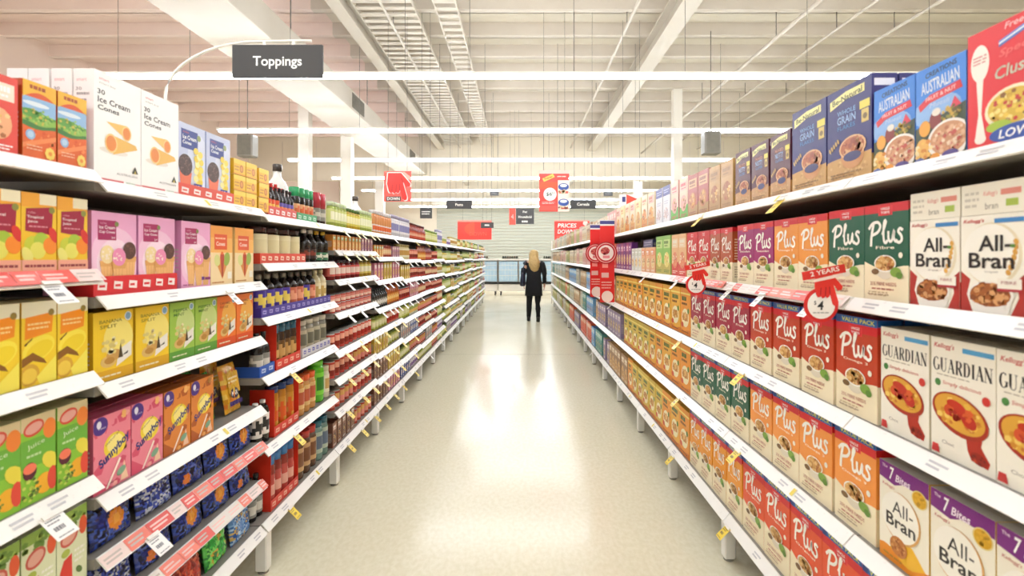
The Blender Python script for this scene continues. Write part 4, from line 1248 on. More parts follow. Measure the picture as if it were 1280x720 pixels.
for y in (2.17, 2.33): put(sb3, 'left', 2, 3, y, z[3] - .002, .0, rx=math.radians(-35)) if y > 9 else None
# lolly bags standing close together on the low shelves
lol = []
for i, (dsc, cols, spots) in enumerate((('orange disc navy lolly bag', ['1A2A78', '22389A', '101C58', '2E4CB0', '0E1640', '4A66C0', '0A1030'], [(.5, .5, .2, 'E0882A'), (.5, .5, .1, 'F0A848')]),
                                        ('navy silver lolly bag', ['1E2E70', '8A96B8', '2A40A0', 'C0C6D4', '141E50', '3A50B8', '0C1440'], None),
                                        ('dark blue lolly bag', ['142060', '1E2C80', '0C1440', '3048A8', '5A70C8', '0A1030'], [(.3, .3, .12, 'D8742A')]))):
    lol.append(bag(dsc, .158, .124, .05, cols, seed=10 + i, spots=spots, name='lolly_bag', nx=24, ny=18, wrinkle=.0035))
for s in (4, 5):
    for r in range(3):
        for i, y in enumerate(spread_of(1.5, 2.415, .158)):
            put(lol[(0, 2, 1, 2, 0, 1, 2, 0)[(i + s + r * 2) % 8]], 'left', 2, s, y, z[s] + .001, .0 + r * .085, r, 4.0, rx=math.radians(-8))
red = bag('red foil lolly bag', .156, .165, .055, ['B02A20', 'C8402A', '8A1E18', 'D86A4A', '7A1A14'], seed=15, name='lolly_bag', nx=24, ny=20, wrinkle=.0035)
grn = bag('bright green foil lolly bag', .156, .165, .055, ['2AA03A', '3CC04A', '1E8030', '7AD860', '58C850', 'C8A040', '187028'], seed=16, name='lolly_bag', nx=24, ny=20, wrinkle=.0035)
blu = bag('light blue foil lolly bag', .156, .165, .055, ['5A88C8', '7AA8DC', '3A68B0', 'A8C4E0', '4A78B8', 'C8A860', '2E5498'], seed=17, name='lolly_bag', nx=24, ny=20, wrinkle=.0035)
for r in range(2):
    for i, y in enumerate(spread_of(1.5, 2.415, .158)):
        put((red, red, red, grn, blu)[i], 'left', 2, 6, y, z[6] + .001, .0 + r * .09, r, 3.0, rx=math.radians(-8))

# third bay
z = LZ[3]
t = tray('red tray under small topping bottles', .31, .05, .1, 'D8453A'); put(t, 'left', 3, 0, 2.698, z[0] - .003, .003)
b1 = bottle('small dark topping bottle, red cap', .019, .165, '2A1612', 'E2583A', 'D23A3A', 'F0C05A', seed=1, name='topping_bottle')
b2 = bottle('small dark topping bottle, purple label', .019, .15, '1E1418', '6A5AB0', '2A2024', 'E8863A', seed=2, name='topping_bottle')
for i, y in enumerate(spread_of(2.55, 2.85, .039, .002)):
    put(b1 if i < 3 else b2, 'left', 3, 0, y, z[0], .006); put(b1, 'left', 3, 0, y, z[0], .052, 1)
t = tray('green tray under green capped bottles', .27, .045, .1, '2E9A5A', 'B8E0C8'); put(t, 'left', 3, 0, 3.0, z[0] - .003, .003)
b3 = bottle('dark topping bottle, green cap', .029, .185, '1A1410', 'E0A878', '2E9A62', 'D86A3A', seed=3, name='topping_bottle', neck=.8, shoulder=.7, capz=.68)
for i, y in enumerate(spread_of(2.872, 3.13, .06)): put(b3, 'left', 3, 0, y, z[0], .006)
b4 = bottle('slim bottle with crimson wrapper', .034, .19, '2A1A18', '8A8A80', 'B02A3A', 'C8C4B4', seed=4, name='topping_bottle', neck=.85, shoulder=.55, capz=.5)
for y in (3.2, 3.285): put(b4, 'left', 3, 0, y, z[0], .006)
b5 = bottle('large white plastic bottle, dark cap', .062, .36, 'F0EEEA', 'E8DCDC', '4A423E', 'B04A4A', seed=5, name='syrup_bottle', lab=(.2, .5))
put(b5, 'left', 3, 0, 3.19, z[0], .2); put(b5, 'left', 5, 0, 4.86, LZ[5][0], .25)
t = tray('red and orange tray under cream jars', .51, .05, .12, 'DE4A34', 'F6D8C0'); put(t, 'left', 3, 1, 2.715, z[1] - .003, .003)
for i, y in enumerate(spread_of(2.465, 2.965, .12)):
    if i == 0: j1 = jar('square cream label jar, dark lid', .052, .175, '3A241A', 'EADFB8', '3A1A1A', 'E2D6A8', n=16, lab=(.05, .8), name='topping_jar')
    put(j1, 'left', 3, 1, y, z[1], .008)
b6 = bottle('dark syrup bottle, white neck', .036, .19, '160E0C', '3A2622', 'E6E2DC', '8A3A2A', seed=6, name='syrup_bottle', lab=(.1, .4))
b7 = bottle('dark syrup bottle, green label', .036, .188, '1A120E', '3E7A58', 'C8A03A', 'E0E0D0', seed=7, name='syrup_bottle', lab=(.05, .3))
for i, y in enumerate(spread_of(2.985, 3.37, .078)): put(b6 if i < 2 else b7, 'left', 3, 1, y, z[1], .002)
t = tray('purple tray under dark bottles', .89, .045, .12, '4A3A9A', 'A8A0D8'); put(t, 'left', 3, 2, 2.912, z[2] - .003, .003)
b8 = bottle('dark bottle, yellow and purple label', .036, .2, '1C1210', '4A3AA0', '8A8478', 'E8D060', seed=8, name='syrup_bottle', lab=(.1, .62), shoulder=.66)
b9 = bottle('dark bottle, pink label', .036, .2, '1E1412', 'C86A50', '6A625A', 'E8A080', seed=9, name='syrup_bottle', lab=(.1, .6), shoulder=.66)
b10 = bottle('cream coloured syrup bottle', .036, .205, 'E0D4A8', 'EDE4C0', 'D8D0B0', 'C8A860', seed=10, name='syrup_bottle', lab=(.1, .6), shoulder=.66)
for i, y in enumerate(spread_of(2.475, 3.35, .078)): put((b8, b8, b8, b8, b9, b9, b8, b9, b10, b10, b10)[i], 'left', 3, 2, y, z[2], .008)
t = tray('blue tray under grey label bottles', .145, .05, .12, '2A5AB8', 'C0D0F0'); put(t, 'left', 3, 3, 2.525, z[3] - .003, .003)
b11 = bottle('slim dark bottle, grey label', .03, .2, '141214', '8A8A84', '2A2A2A', 'D8D4CC', seed=11, name='syrup_bottle')
for y in (2.49, 2.558): put(b11, 'left', 3, 3, y, z[3], .008)
def display(desc, y0, y1, s, h, lip):
    t = tray(desc, y1 - y0, lip, .12, 'D8321E', 'F0B8A0', side_h=h); put(t, 'left', 3, s, (y0 + y1) / 2, z[s] - .003, .003); return t
display('tall red display box of dark packets', 2.615, 2.905, 3, .225, .05)
pk1 = bottle('tall dark stick packet, teal top', .032, .222, '3A2A1E', '6A4A2A', '1E5A78', 'C89A5A', seed=12, name='topping_packet', neck=.8, shoulder=.75, capz=.8, lab=(.05, .6), parts=False)
for y in spread_of(2.622, 2.898, .066): put(pk1, 'left', 3, 3, y, z[3], .008)
t = tray('white and blue tray under grey jars', .42, .05, .12, 'D8D4D8', '4A48B0'); put(t, 'left', 3, 3, 3.15, z[3] - .003, .003)
j2 = jar('pale grey patterned jar', .038, .2, '8A8678', 'B8B098', 'C8C0B0', '6A6858', name='topping_jar', n=12, lidz=.86)
for y in spread_of(2.95, 3.35, .078): put(j2, 'left', 3, 3, y, z[3], .008); put(j2, 'left', 3, 3, y, z[3], .095, 1)
b12 = bottle('black and white striped bottle', .03, .2, '17130F', 'EDE6E0', 'F2EEEA', '2A2A2A', seed=13, name='syrup_bottle', lab=(.2, .7), shoulder=.75)
for y in (2.475, 2.545): put(b12, 'left', 3, 4, y, z[4], .004)
display('red display box of amber packets', 2.6, 2.885, 4, .235, .05)
pk2 = bottle('tall amber stick packet', .032, .24, 'B8781E', 'C88A2A', '1E3A78', 'D85A1E', seed=14, name='topping_packet', neck=.8, shoulder=.8, capz=.86, lab=(.05, .7), parts=False)
for y in spread_of(2.607, 2.878, .066): put(pk2, 'left', 3, 4, y, z[4], .008)
j3 = jar('amber jar, orange lid', .036, .215, 'C8904A', 'DDB87A', 'E0602A', 'B8583A', name='topping_jar')
for y in spread_of(2.915, 3.16, .074): put(j3, 'left', 3, 4, y, z[4], .004)
t = tray('indigo tray before orange lidded jars', .12, .06, .012, '3A3A98', 'B0B0E0')
j4 = jar('bright green tub', .05, .25, '58B82A', '7AD03A', '6ACC34', '2E7A1E', name='topping_jar', lidz=.9)
put(j4, 'left', 3, 4, 3.25, z[4], .004)
j5 = jar('small pale tub', .03, .2, 'D8D0B8', 'E8E0C8', 'D0C8A8', 'C8A060', name='topping_jar')
put(j5, 'left', 3, 4, 3.345, z[4], .004)
display('large red display box of blue topped packets', 2.565, 2.875, 5, .285, .05)
pk3 = bottle('tall red stick packet, blue top', .034, .275, '8A2A20', 'B8403A', '2A78C0', 'E0A090', seed=15, name='topping_packet', neck=.8, shoulder=.72, capz=.78, lab=(.05, .6), parts=False)
for y in spread_of(2.572, 2.868, .07): put(pk3, 'left', 3, 5, y, z[5], .008)
j6 = jar('brown chocolate spread jar', .042, .24, '5A3A24', 'C8A070', 'B8322A', '7A4A2A', name='topping_jar')
j7 = jar('grey green spread jar', .042, .24, '6A8A80', 'A8B8A8', '1E5A6A', '5A6A80', name='topping_jar')
for i, y in enumerate(spread_of(2.9, 3.37, .09)): put(j6 if i < 3 else j7, 'left', 3, 5, y, z[5], .004)
for y in (2.47, 2.53): put(b11, 'left', 3, 5, y, z[5], .03)

# fourth bay onwards
def C_(name, desc, kind, *a, **k): return kind(desc, *a, name=name, **k)
F = {
 'spiceY': jar('yellow spice jar, green lid', .026, .15, 'B89A2A', 'DCD060', '4A6A2A', 'F6F2C0', parts=False, name='spice_jar'),
 'spiceG': jar('pale green spice jar', .026, .165, '98A84A', 'D4DC8C', 'C8D8B0', 'F0F2D0', parts=False, name='spice_jar'),
 'clear': jar('clear jar of orange sprinkles', .03, .2, 'D08A50', 'E8D8D0', 'D8D4D8', 'E06A3A', parts=False, name='spice_jar', lab=(.1, .4)),
 'clearB': jar('clear jar, lilac lid', .03, .21, 'C8C4C8', 'E4E0E4', 'A8A4C0', '8A8AB8', parts=False, name='spice_jar'),
 'tubeO': carton('orange and green sachet box', .055, .104, .05, ('E8A050', 'D88A3A', '6AA04A'), simple_front('E8A050', '8AB85A', 'F0C878', seed=31), name='sachet_box'),
 'tubeP': carton('mauve and pink sachet box', .055, .104, .05, ('C08AA0', 'A87088', 'B07A98'), simple_front('C08AA0', 'E0B0A0', '9A5A78', seed=32), name='sachet_box'),
 'redJ': jar('red label jam jar', .04, .13, '7A1A1A', 'D8605A', '3A1A2A', 'F4DCD0', parts=False, name='jam_jar'),
 'yelJ': jar('yellow label jam jar', .04, .13, 'B08A20', 'E0D06A', '6A5A1E', 'F4F0D0', parts=False, name='jam_jar'),
 'flat': tin('flat red tin', .042, .06, 'B83A34', 'E08A80', 'F0C8B8', name='flat_tin', seed=3),
 'black': bottle('small black bottle, white stripe', .026, .17, '1E1E1E', '6A665E', '2A2A2A', 'E8E4DC', parts=False, name='vanilla_bottle', seed=21),
 'redC': tin('red patterned tin', .037, .115, 'C8443A', 'F0A890', '8A2A20', name='tin_can', seed=5),
 'redC2': tin('red and pink tin', .037, .115, 'D2604E', 'F4C8B8', 'B03028', name='tin_can', seed=6),
 'redC3': tin('brick red tin with gold', .037, .115, 'A83A2C', 'E0A860', 'E89080', name='tin_can', seed=7),
 'brn': carton('brown baking mix box', .075, .16, .05, ('8A5A44', '6A4234', '7A4E3C'), simple_front('8A5A44', 'C8A08A', '5A3A2A', seed=33), name='baking_mix_box'),
 'pnk': carton('pink baking mix box', .075, .15, .05, ('D88AA0', 'C07088', 'C87A90'), simple_front('D88AA0', 'F0C8D0', 'E0B060', seed=34), name='baking_mix_box'),
 'yel': carton('yellow baking mix box', .075, .15, .05, ('DEBE4A', 'C8A838', 'D0B040'), simple_front('DEBE4A', 'F0E8B0', 'B88030', seed=35), name='baking_mix_box'),
 'orgB': bottle('amber sauce bottle', .03, .19, 'B0541E', 'D88A3A', '7A2A1A', 'F0C87A', parts=False, seed=22),
 'redB': bottle('dark red sauce bottle', .03, .19, '8A2A1A', 'C8503A', '5A1A14', 'E8B090', parts=False, seed=23),
 'lime': jar('lime green pickle jar', .04, .16, 'A0A83A', 'D0D480', '6A8A3A', 'E8E8B0', parts=False, name='pickle_jar'),
 'olive': jar('olive green pickle jar', .04, .16, '7A8A3A', 'A8B060', '4A5A2A', 'D8D890', parts=False, name='pickle_jar'),
 'cream': jar('cream sauce jar', .04, .16, 'D8CC9A', 'ECE6C4', 'B8A868', 'C89A50', parts=False, name='pasta_sauce_jar'),
 'tom': jar('tomato sauce jar', .04, .16, 'B84A2A', 'E0A070', 'C8A040', 'F0DCB8', parts=False, name='pasta_sauce_jar'),
 'wht': tin('white and lime tin', .037, .11, 'DADCC4', 'A8B868', 'E8C070', name='tin_can', seed=8),
 'lil': tin('lilac and white tin', .037, .11, 'C0B4C8', 'E6E0E8', '8A6AA0', name='tin_can', seed=9),
 'sj1': jar('small red relish jar', .034, .11, 'A83A24', 'E09A78', '8A2A1A', 'F0D0A0', parts=False, name='relish_jar'),
 'sj2': jar('small lime relish jar', .034, .11, 'A8AC48', 'D4D890', '7A8A3A', 'ECE8B8', parts=False, name='relish_jar'),
 'sj3': jar('small olive relish jar', .034, .11, '7E8A44', 'B0B46C', 'C8B060', 'DCD89A', parts=False, name='relish_jar'),
 'blu': carton('navy and white baking box', .08, .15, .05, ('4A5AA0', '3A4A88', '42529A'), simple_front('4A5AA0', 'C8D0E8', 'E0E0E0', seed=36), name='baking_mix_box'),
 'gry': carton('grey silver baking box', .08, .15, .05, ('A8A8A8', '909090', '9A9A9A'), simple_front('A8A8A8', 'D8D4D0', 'B06A6A', seed=37), name='baking_mix_box'),
}
PLAN = {
 4: [['spiceG', 'spiceY', 'spiceG'], ['tubeO', 'tubeO', 'tubeP'], ['redJ', 'redJ', 'yelJ'], ['flat'], ['redC', 'redC2'], ['redC', 'redC3'], ['redC3', 'redC2'], ['brn', 'redC3']],
 5: [['clear', 'clear', 'clearB'], ['tubeO', 'redB', 'tubeP'], ['pnk', 'yel', 'pnk'], ['black', 'orgB'], ['gry', 'redC2'], ['yel', 'brn'], ['brn', 'yel'], ['brn', 'pnk']],
 6: [['clearB', 'redB'], ['cream', 'orgB'], ['yel', 'redC'], ['orgB', 'pnk'], ['lime', 'wht'], ['gry', 'blu'], ['gry', 'redC3'], ['blu', 'lil']],
 7: [['redB', 'lime'], ['orgB', 'redB'], ['redB', 'orgB'], ['redB', 'redC'], ['redB', 'redC3'], ['redC', 'redB'], ['redC3', 'gry'], ['brn', 'pnk']],
 8: [['lime', 'clearB'], ['redB', 'lime'], ['redB', 'cream'], ['redC', 'redB'], ['redB', 'tom'], ['redC', 'lime'], ['redC3', 'lil'], ['redC3', 'yel']],
}
def choose(k, s):
    if k in PLAN: return PLAN[k][min(s, len(PLAN[k]) - 1)]
    r = random.Random(k * 31 + s)
    if k <= 11: pool = ['lime', 'cream', 'yel', 'wht', 'spiceY', 'lil', 'wht', 'lime', 'cream'] if s < 6 else ['lil', 'blu', 'olive', 'gry']
    elif k <= 14: pool = ['olive', 'lime', 'tom', 'cream', 'olive', 'yel'] if s < 6 else ['olive', 'lil', 'gry']
    else: pool = ['tom', 'lime', 'redC2', 'olive', 'lil', 'gry']
    return [r.choice(pool) for _ in range(2)]
for k in range(4, len(BL) + 1):
    a, b = BL[k - 1]
    zs_ = LZ[k]
    for s, zz in enumerate(zs_):
        room = .3 if s == 0 else zs_[s - 1] - zz - .045
        names = choose(k, s)
        step = (b - a - .02) / len(names)
        for i, nm in enumerate(names):
            p = F[nm]
            if p.h > room:
                p = F[{'orgB': 'redC' if k < 7 else 'sj1', 'redB': ('redC', 'sj1', 'redC3')[(k + s + i) % 3], 'black': 'flat', 'lime': 'sj2', 'olive': 'sj3', 'cream': 'sj3', 'tom': 'sj1'}.get(nm, 'sj2')] if p.h > .112 else F['flat']
                if p.h > room: continue
            pitch = .013 if k < 6 else .01 if k < 8 else .015 if k < 12 else .03
            for y in spread_of(a + .01 + step * i, a + .01 + step * (i + 1) - .003, p.w, pitch):
                put(p, 'left', k, s, y, zz - .003, .004)
                if p.h < .075 and 2 * p.h + .004 < room:
                    put(p, 'left', k, s, y, zz - .003 + p.h + .001, .004, 10)
# ------------------------------------------------------------------ price tickets on the rails
def ticket_mesh(paper, ink, w=.042, ln=.06):
    """a card in the plane of the price rail, hanging below it; x out, z down, width along y."""
    mb = MB()
    s = math.sqrt(.5)
    def P(t, y, lift=0): return (t * s + lift * s, y, -t * s + lift * s)
    t = .0008
    v = [P(0, -w / 2), P(0, w / 2), P(0, w / 2, t), P(0, -w / 2, t), P(ln, -w / 2), P(ln, w / 2), P(ln, w / 2, t), P(ln, -w / 2, t)]
    mb.mesh_faces(v, [(0, 1, 2, 3), (7, 6, 5, 4), (1, 0, 4, 5), (2, 1, 5, 6), (3, 2, 6, 7), (0, 3, 7, 4)], paper)
    a = Art(mb, P(ln, -w / 2, t + .0002), (0, 1, 0), (-s, 0, s), w, ln, seed=5, lift=.0003)
    a.lines(.12, .62, .8, .86, 2, ink); a.lines(.2, .3, .75, .54, 1, ink, .7); a.lines(.12, .06, .88, .16, 1, ink)
    return mb.mesh('card', 'rail')
def clip_mesh(w=.05):
    mb = MB(); s = math.sqrt(.5)
    o = .0025
    mb.hexa([(-.002 + o, -w / 2, .002 + o), (.006 + o, -w / 2, -.006 + o), (.006 + o, w / 2, -.006 + o), (-.002 + o, w / 2, .002 + o),
             (.0005 + o, -w / 2, .0045 + o), (.0085 + o, -w / 2, -.0035 + o), (.0085 + o, w / 2, -.0035 + o), (.0005 + o, w / 2, .0045 + o)], 'EDEAE4')
    return mb.mesh('clip', 'rail')
TK = {'yellow': ticket_mesh('F0D222', '8A7420', .052, .07), 'white': ticket_mesh('F4F2EE', '9A9A9A', .046, .068), 'pale': ticket_mesh('E8E4A0', '7A7A4A'), 'big': ticket_mesh('F6F4F2', '8A8A90', .062, .07)}
CLIP = clip_mesh()
NT = {}
def ticket(side, k, s, y, col='yellow'):
    z = (LZ[k] if side == 'left' else RZ)[s]
    e = .0022
    if side == 'left': o = empty('price_ticket', (-1.2 + .030 + e, y, z - .031 + e), 0)
    else: o = empty('price_ticket', (1.012 - .030 - e, y, z - .031 + e), PI)
    link('card', TK[col], o); link('clip', CLIP, o)
    NT.setdefault((side, k, s, col), []).append((y, o))
for s, y, c in ((1, 1.30, 'big'), (3, 1.30, 'big')): ticket('left', 1, s, y, c)
ticket('left', 2, 1, 2.10, 'white'); ticket('left', 2, 4, 1.66, 'big')
ticket('left', 3, 3, 2.68); ticket('left', 3, 4, 2.72); ticket('left', 3, 5, 2.66)
rt = random.Random(8)
for k in range(4, 11):
    a, b = BL[k - 1]
    for s in range(8):
        if k == 4 and s in (0, 1): n, c = 5, 'pale'
        elif k == 4: n, c = (3, 'white') if s in (2, 3) else (3, 'yellow')
        elif k == 5: n, c = (5, 'white') if s in (2, 3) else (3, 'yellow') if s > 3 else (1, 'white')
        elif k == 6: n, c = (3, 'white') if s in (1, 2, 3) else (1, 'yellow')
        else: n, c = rt.choice(((0, 'white'), (2, 'white'), (2, 'yellow'), (1, 'white')))
        for i in range(n): ticket('left', k, s, a + (b - a) * (i + .5) / n + rt.uniform(-.03, .03), c)
for s, px, c in ((0, 979, 'yellow'), (0, 878, 'yellow'), (1, 1020, 'white'), (1, 956, 'white'), (1, 915, 'white'), (1, 876, 'white'), (1, 848, 'white'), (1, 808, 'white'),
                 (2, 930, 'yellow'), (2, 852, 'yellow'), (3, 925, 'yellow'), (3, 850, 'yellow'), (4, 912, 'yellow'), (4, 843, 'yellow'), (4, 742, 'white'), (2, 765, 'white')):
    y = 655 * .985 / (px - 650)
    ticket('right', bay_of('right', y), s, y, c)
WORD = {'yellow': 'yellow', 'white': 'white', 'pale': 'pale yellow', 'big': 'large white'}
for (side, k, s, c), v in NT.items():
    n = COUNTS[(side, k)]
    v.sort(key=lambda t: t[0])
    for i, (y, o) in enumerate(v):
        pre = '' if len(v) == 1 else ORD[i] + ' '
        tag(o, '%s%s price ticket hanging from %s shelf rail, %s %s bay' % (pre, WORD[c], shelf_word(s, n), ORD[k - 1], side), 'price ticket', '%s price tickets on %s shelf rail of %s %s bay' % (WORD[c], shelf_word(s, n), ORD[k - 1], side))

# ------------------------------------------------------------------ signs
def board(mb, w, h, col, t=.012, z=0.0):
    mb.bbox(-w / 2, 0, z, w / 2, t, z + h, col, .002)
def front(mb, w, h, z=0.0, x=0.0): return Art(mb, (x - w / 2, -.0006, z), (1, 0, 0), (0, 0, 1), w, h, lift=.0006)
# the Toppings sign on its arched arm
o = empty('aisle_sign', (-1.70, 2.5, 1.72)); tag(o, 'black sign reading toppings hung from an arched white arm', 'sign')
mb = MB(); w, h = .432, .157; mb.bbox(-w / 2, -.006, 0, w / 2, .006, h, '3A3838', .002)
a = Art(mb, (-w / 2, -.0064, 0), (1, 0, 0), (0, 0, 1), w, h); a.text('Toppings', .5, .46, .54, 'FAFAF6', bold=.03)
a = Art(mb, (w / 2, .0064, 0), (-1, 0, 0), (0, 0, 1), w, h); a.text('Toppings', .5, .46, .54, 'FAFAF6', bold=.03)
link('sign_panel', mb.mesh('sign_panel', 'sign'), o, (.545, 0, .633))
mb = MB()
pts = [(0, .012, 0), (0, .012, .5)] + [(.45 * (1 - math.cos(t)), .012, .55 + .262 * math.sin(t)) for t in [PI / 2 * i / 10 for i in range(11)]] + [(.62, .012, .815), (.70, .012, .814)]
mb.tube(pts, .007, 8, 'F2F0EA'); link('arm', mb.mesh('arm', 'rail'), o)
for xx in (.48, .62):
    mb = MB(); mb.box(xx - .006, -.004, .778, xx + .006, .004, .808, 'F2F0EA'); link('hook', mb.mesh('hook', 'rail'), o)

def hanging(name, label, x, y, z, w, h, art, wires=True, backcol='3A3838', t=.012, cat='sign'):
    o = empty(name, (x, y, z)); tag(o, label, cat)
    mb = MB(); board(mb, w, h, backcol, t); art(front(mb, w, h)); link('panel', mb.mesh('panel', 'sign'), o)
    if wires:
        for sx in (-w * .35, w * .35):
            mb = MB(); mb.tube([(sx, t / 2, h), (sx, t / 2, ZC - .3 - z)], .003, 4); link('hanging_wire', mb.mesh('hanging_wire', 'wire'), o)
    return o
def at(px, py, y): return ((px - 650) * y / 655, 1.5 + (321 - py) * y / 655)
def hang_px(name, label, x0, y0, x1, y1, y, art, **k):
    xa, zb = at(x0, y1, y); xb, za = at(x1, y0, y)
    return hanging(name, label, (xa + xb) / 2, y, zb, xb - xa, za - zb, art, **k)
hang_px('aisle_sign', 'wide black sign reading pasta hanging over the toppings side', 558, 250, 590, 261, 10.0, lambda a: a.text('Pasta', .5, .48, .3, 'F4F2EA', bold=.02))
hang_px('aisle_sign', 'wide black sign reading cereals hanging beside the red half price poster', 713, 249.5, 745, 261, 9.0, lambda a: a.text('Cereals', .5, .5, .48, 'F4F2EA', bold=.02))
hang_px('aisle_sign', 'small black sign peeping over the shelf end behind the pointing hand poster', 525, 259, 540, 273, 9.0, lambda a: a.lines(.15, .3, .85, .7, 2, 'E8E6E0'))
hang_px('directory_sign', 'black sign with three white lines and red edge over the aisle end', 645, 260.5, 667.5, 280, 15.0, lambda a: (a.text('Pet', .5, .78, .24, 'F4F2EA', h=.14, bold=.02), a.text('Household', .5, .46, .74, 'F4F2EA', h=.16, bold=.02), a.lines(.32, .08, .68, .24, 1, 'F4F2EA', .7)))
hang_px('directory_sign', 'narrow red strip sign beside the three line black sign', 636.5, 260.5, 644.5, 281, 15.0, lambda a: a.text('4', .5, .5, .4, 'F8C8C0', h=.3), backcol='E8503F')
hang_px('aisle_sign', 'tiny dark sign far off, over the aisle centre', 612.5, 239, 623.5, 244.5, 18.0, lambda a: a.lines(.15, .35, .85, .65, 1, '8A8A86'))
hang_px('aisle_sign', 'tiny dark sign far off beyond the cereal sign', 754.5, 239.5, 766, 245, 18.0, lambda a: a.lines(.15, .35, .85, .65, 1, '8A8A86'))
hang_px('aisle_sign', 'small dark sign in front of the red poster at the toppings end', 601, 278, 617, 285, 14.0, lambda a: a.lines(.3, .3, .7, .7, 1, 'F4F2EA', .7))

HAND = [(.10, .98), (.62, .98), (.80, .80), (1.0, .60), (.97, .50), (.84, .48), (.76, .58), (.70, .66), (.74, .50), (.86, .14), (.84, .04), (.74, .02), (.67, .08), (.58, .38), (.55, .30), (.48, .26), (.43, .31),
        (.40, .28), (.33, .25), (.28, .31), (.25, .29), (.17, .28), (.12, .36), (.06, .6)]
def hand_art(a, u0, v0, u1, v1, col='DC2420', line='F2B8A8'):
    q = lambda p: (u0 + (u1 - u0) * p[0], v0 + (v1 - v0) * p[1])
    a.poly([q((.5 + (p[0] - .5) * 1.1, .5 + (p[1] - .5) * 1.06)) for p in HAND], line)
    a.poly([q(p) for p in HAND], col)
    for p0, p1 in (((.25, .34), (.27, .56)), ((.41, .32), (.43, .58)), ((.56, .38), (.55, .6)), ((.7, .66), (.62, .82))):
        x0, y0 = q(p0); x1, y1 = q(p1); e = (u1 - u0) * .014
        a.poly([(x0 - e, y0), (x0 + e, y0), (x1 + e, y1), (x1 - e, y1)], 'B01A1A')
def poster_down(a):
    a.rect(0, 0, 1, 1, 'F0584C'); a.poly([(0, .98), (.05, .98), (.3, .9), (.75, .98), (1, .8), (1, .7)], 'F2A898'); hand_art(a, .06, .02, .98, .96, 'D8281E', 'FBE6E0')
    a.rect(.08, .02, .62, .17, '2A2624'); a.text('DOWN', .35, .095, .46, 'F8F4EC', h=.1, bold=.03)
def poster_special(a):
    a.rect(0, 0, 1, 1, 'E8453C'); a.rect(0, .92, 1, 1, 'F2C0B4')
    a.poly([(.1, .8), (.46, .92), (.52, .84), (.16, .72)], 'E8C85A'); a.text('Super', .31, .82, .3, 'A83020', h=.06, rot=.3, bold=.02)
    a.rect(.02, .55, .6, .72, 'F0552E')
    a.circ(.36, .42, .22, 'F8F4EC'); a.text('$6', .33, .42, .2, '2E4A3A', h=.1, bold=.03); a.text('50', .47, .45, .1, '2E4A3A', h=.05)
    a.rect(.02, .02, .58, .14, 'F0574A'); a.lines(.1, .18, .52, .24, 2, 'F8D0C8')
    a.rect(.62, 0, 1, .76, 'EFDCD0')
    for v in (.5, .12):
        a.ell(.81, v + .1, .18, .09, '2E4C9A', n=14); a.ell(.81, v + .13, .12, .04, 'E8ECF2', n=10); a.rect(.66, v - .06, .96, v + .0, 'C8503A'); a.flakes(.8, v - .02, .14, .04, ('E0A050', 'F0E0C0', '8A3A2A'), 8, .05)
    a.lines(.6, .82, .95, .88, 1, 'F8C8C0')
hang_px('poster', 'red hanging poster with a pointing hand and the word down', 480, 214, 514, 252, 9.0, poster_down, backcol='E84438', t=.006, cat='poster')
hang_px('poster', 'tall red hanging price poster with white price disc and blue packs', 674, 213, 711.5, 264.5, 9.0, poster_special, backcol='E8453C', t=.006, cat='poster')
def poster_plain(a):
    a.rect(0, 0, 1, 1, 'EE3A2A'); a.poly([(.5, .9)] + [(.5 - .3 * math.sin(t), .55 + .35 * math.cos(t)) for t in [PI * i / 10 for i in range(11)]], 'F2502E'); a.rect(0, .92, 1, 1, 'F29080'); a.text('DOWN', .6, .3, .5, 'F6604A', h=.2)
hang_px('poster', 'plain red poster over the toppings shelf end', 572, 275.5, 614.5, 299.5, 17.0, poster_plain, backcol='EE3A2A', t=.006, cat='poster')
def poster_prices(a):
    a.rect(0, 0, 1, 1, 'E2382E'); a.text('PRICES', .36, .74, .54, 'FAF4EE', h=.22, shear=.15, bold=.03); a.text('DOWN', .33, .43, .48, 'FAF4EE', h=.22, shear=.15, bold=.03); a.rect(.06, .1, .36, .22, 'F0604E')
    a.circ(.88, .86, .07, 'F8D8D0'); a.rect(0, .95, 1, 1, 'F0A090')
hang_px('poster', 'red poster reading prices down over the cereal shelf end', 693, 275.5, 737, 300, 17.0, poster_prices, backcol='E2382E', t=.006, cat='poster')
hang_px('poster', 'red and white poster behind the top boxes of the cereal side', 774, 243, 804, 262, 9.3, lambda a: (a.rect(0, 0, .3, 1, 'EDE4E4'), a.rect(.12, .5, .26, .85, '3A3C7A'), a.poly([(.3, 0), (1, .25), (.9, .6), (.3, 1)], 'E4442E')), backcol='EDE0DC', t=.006, cat='poster')

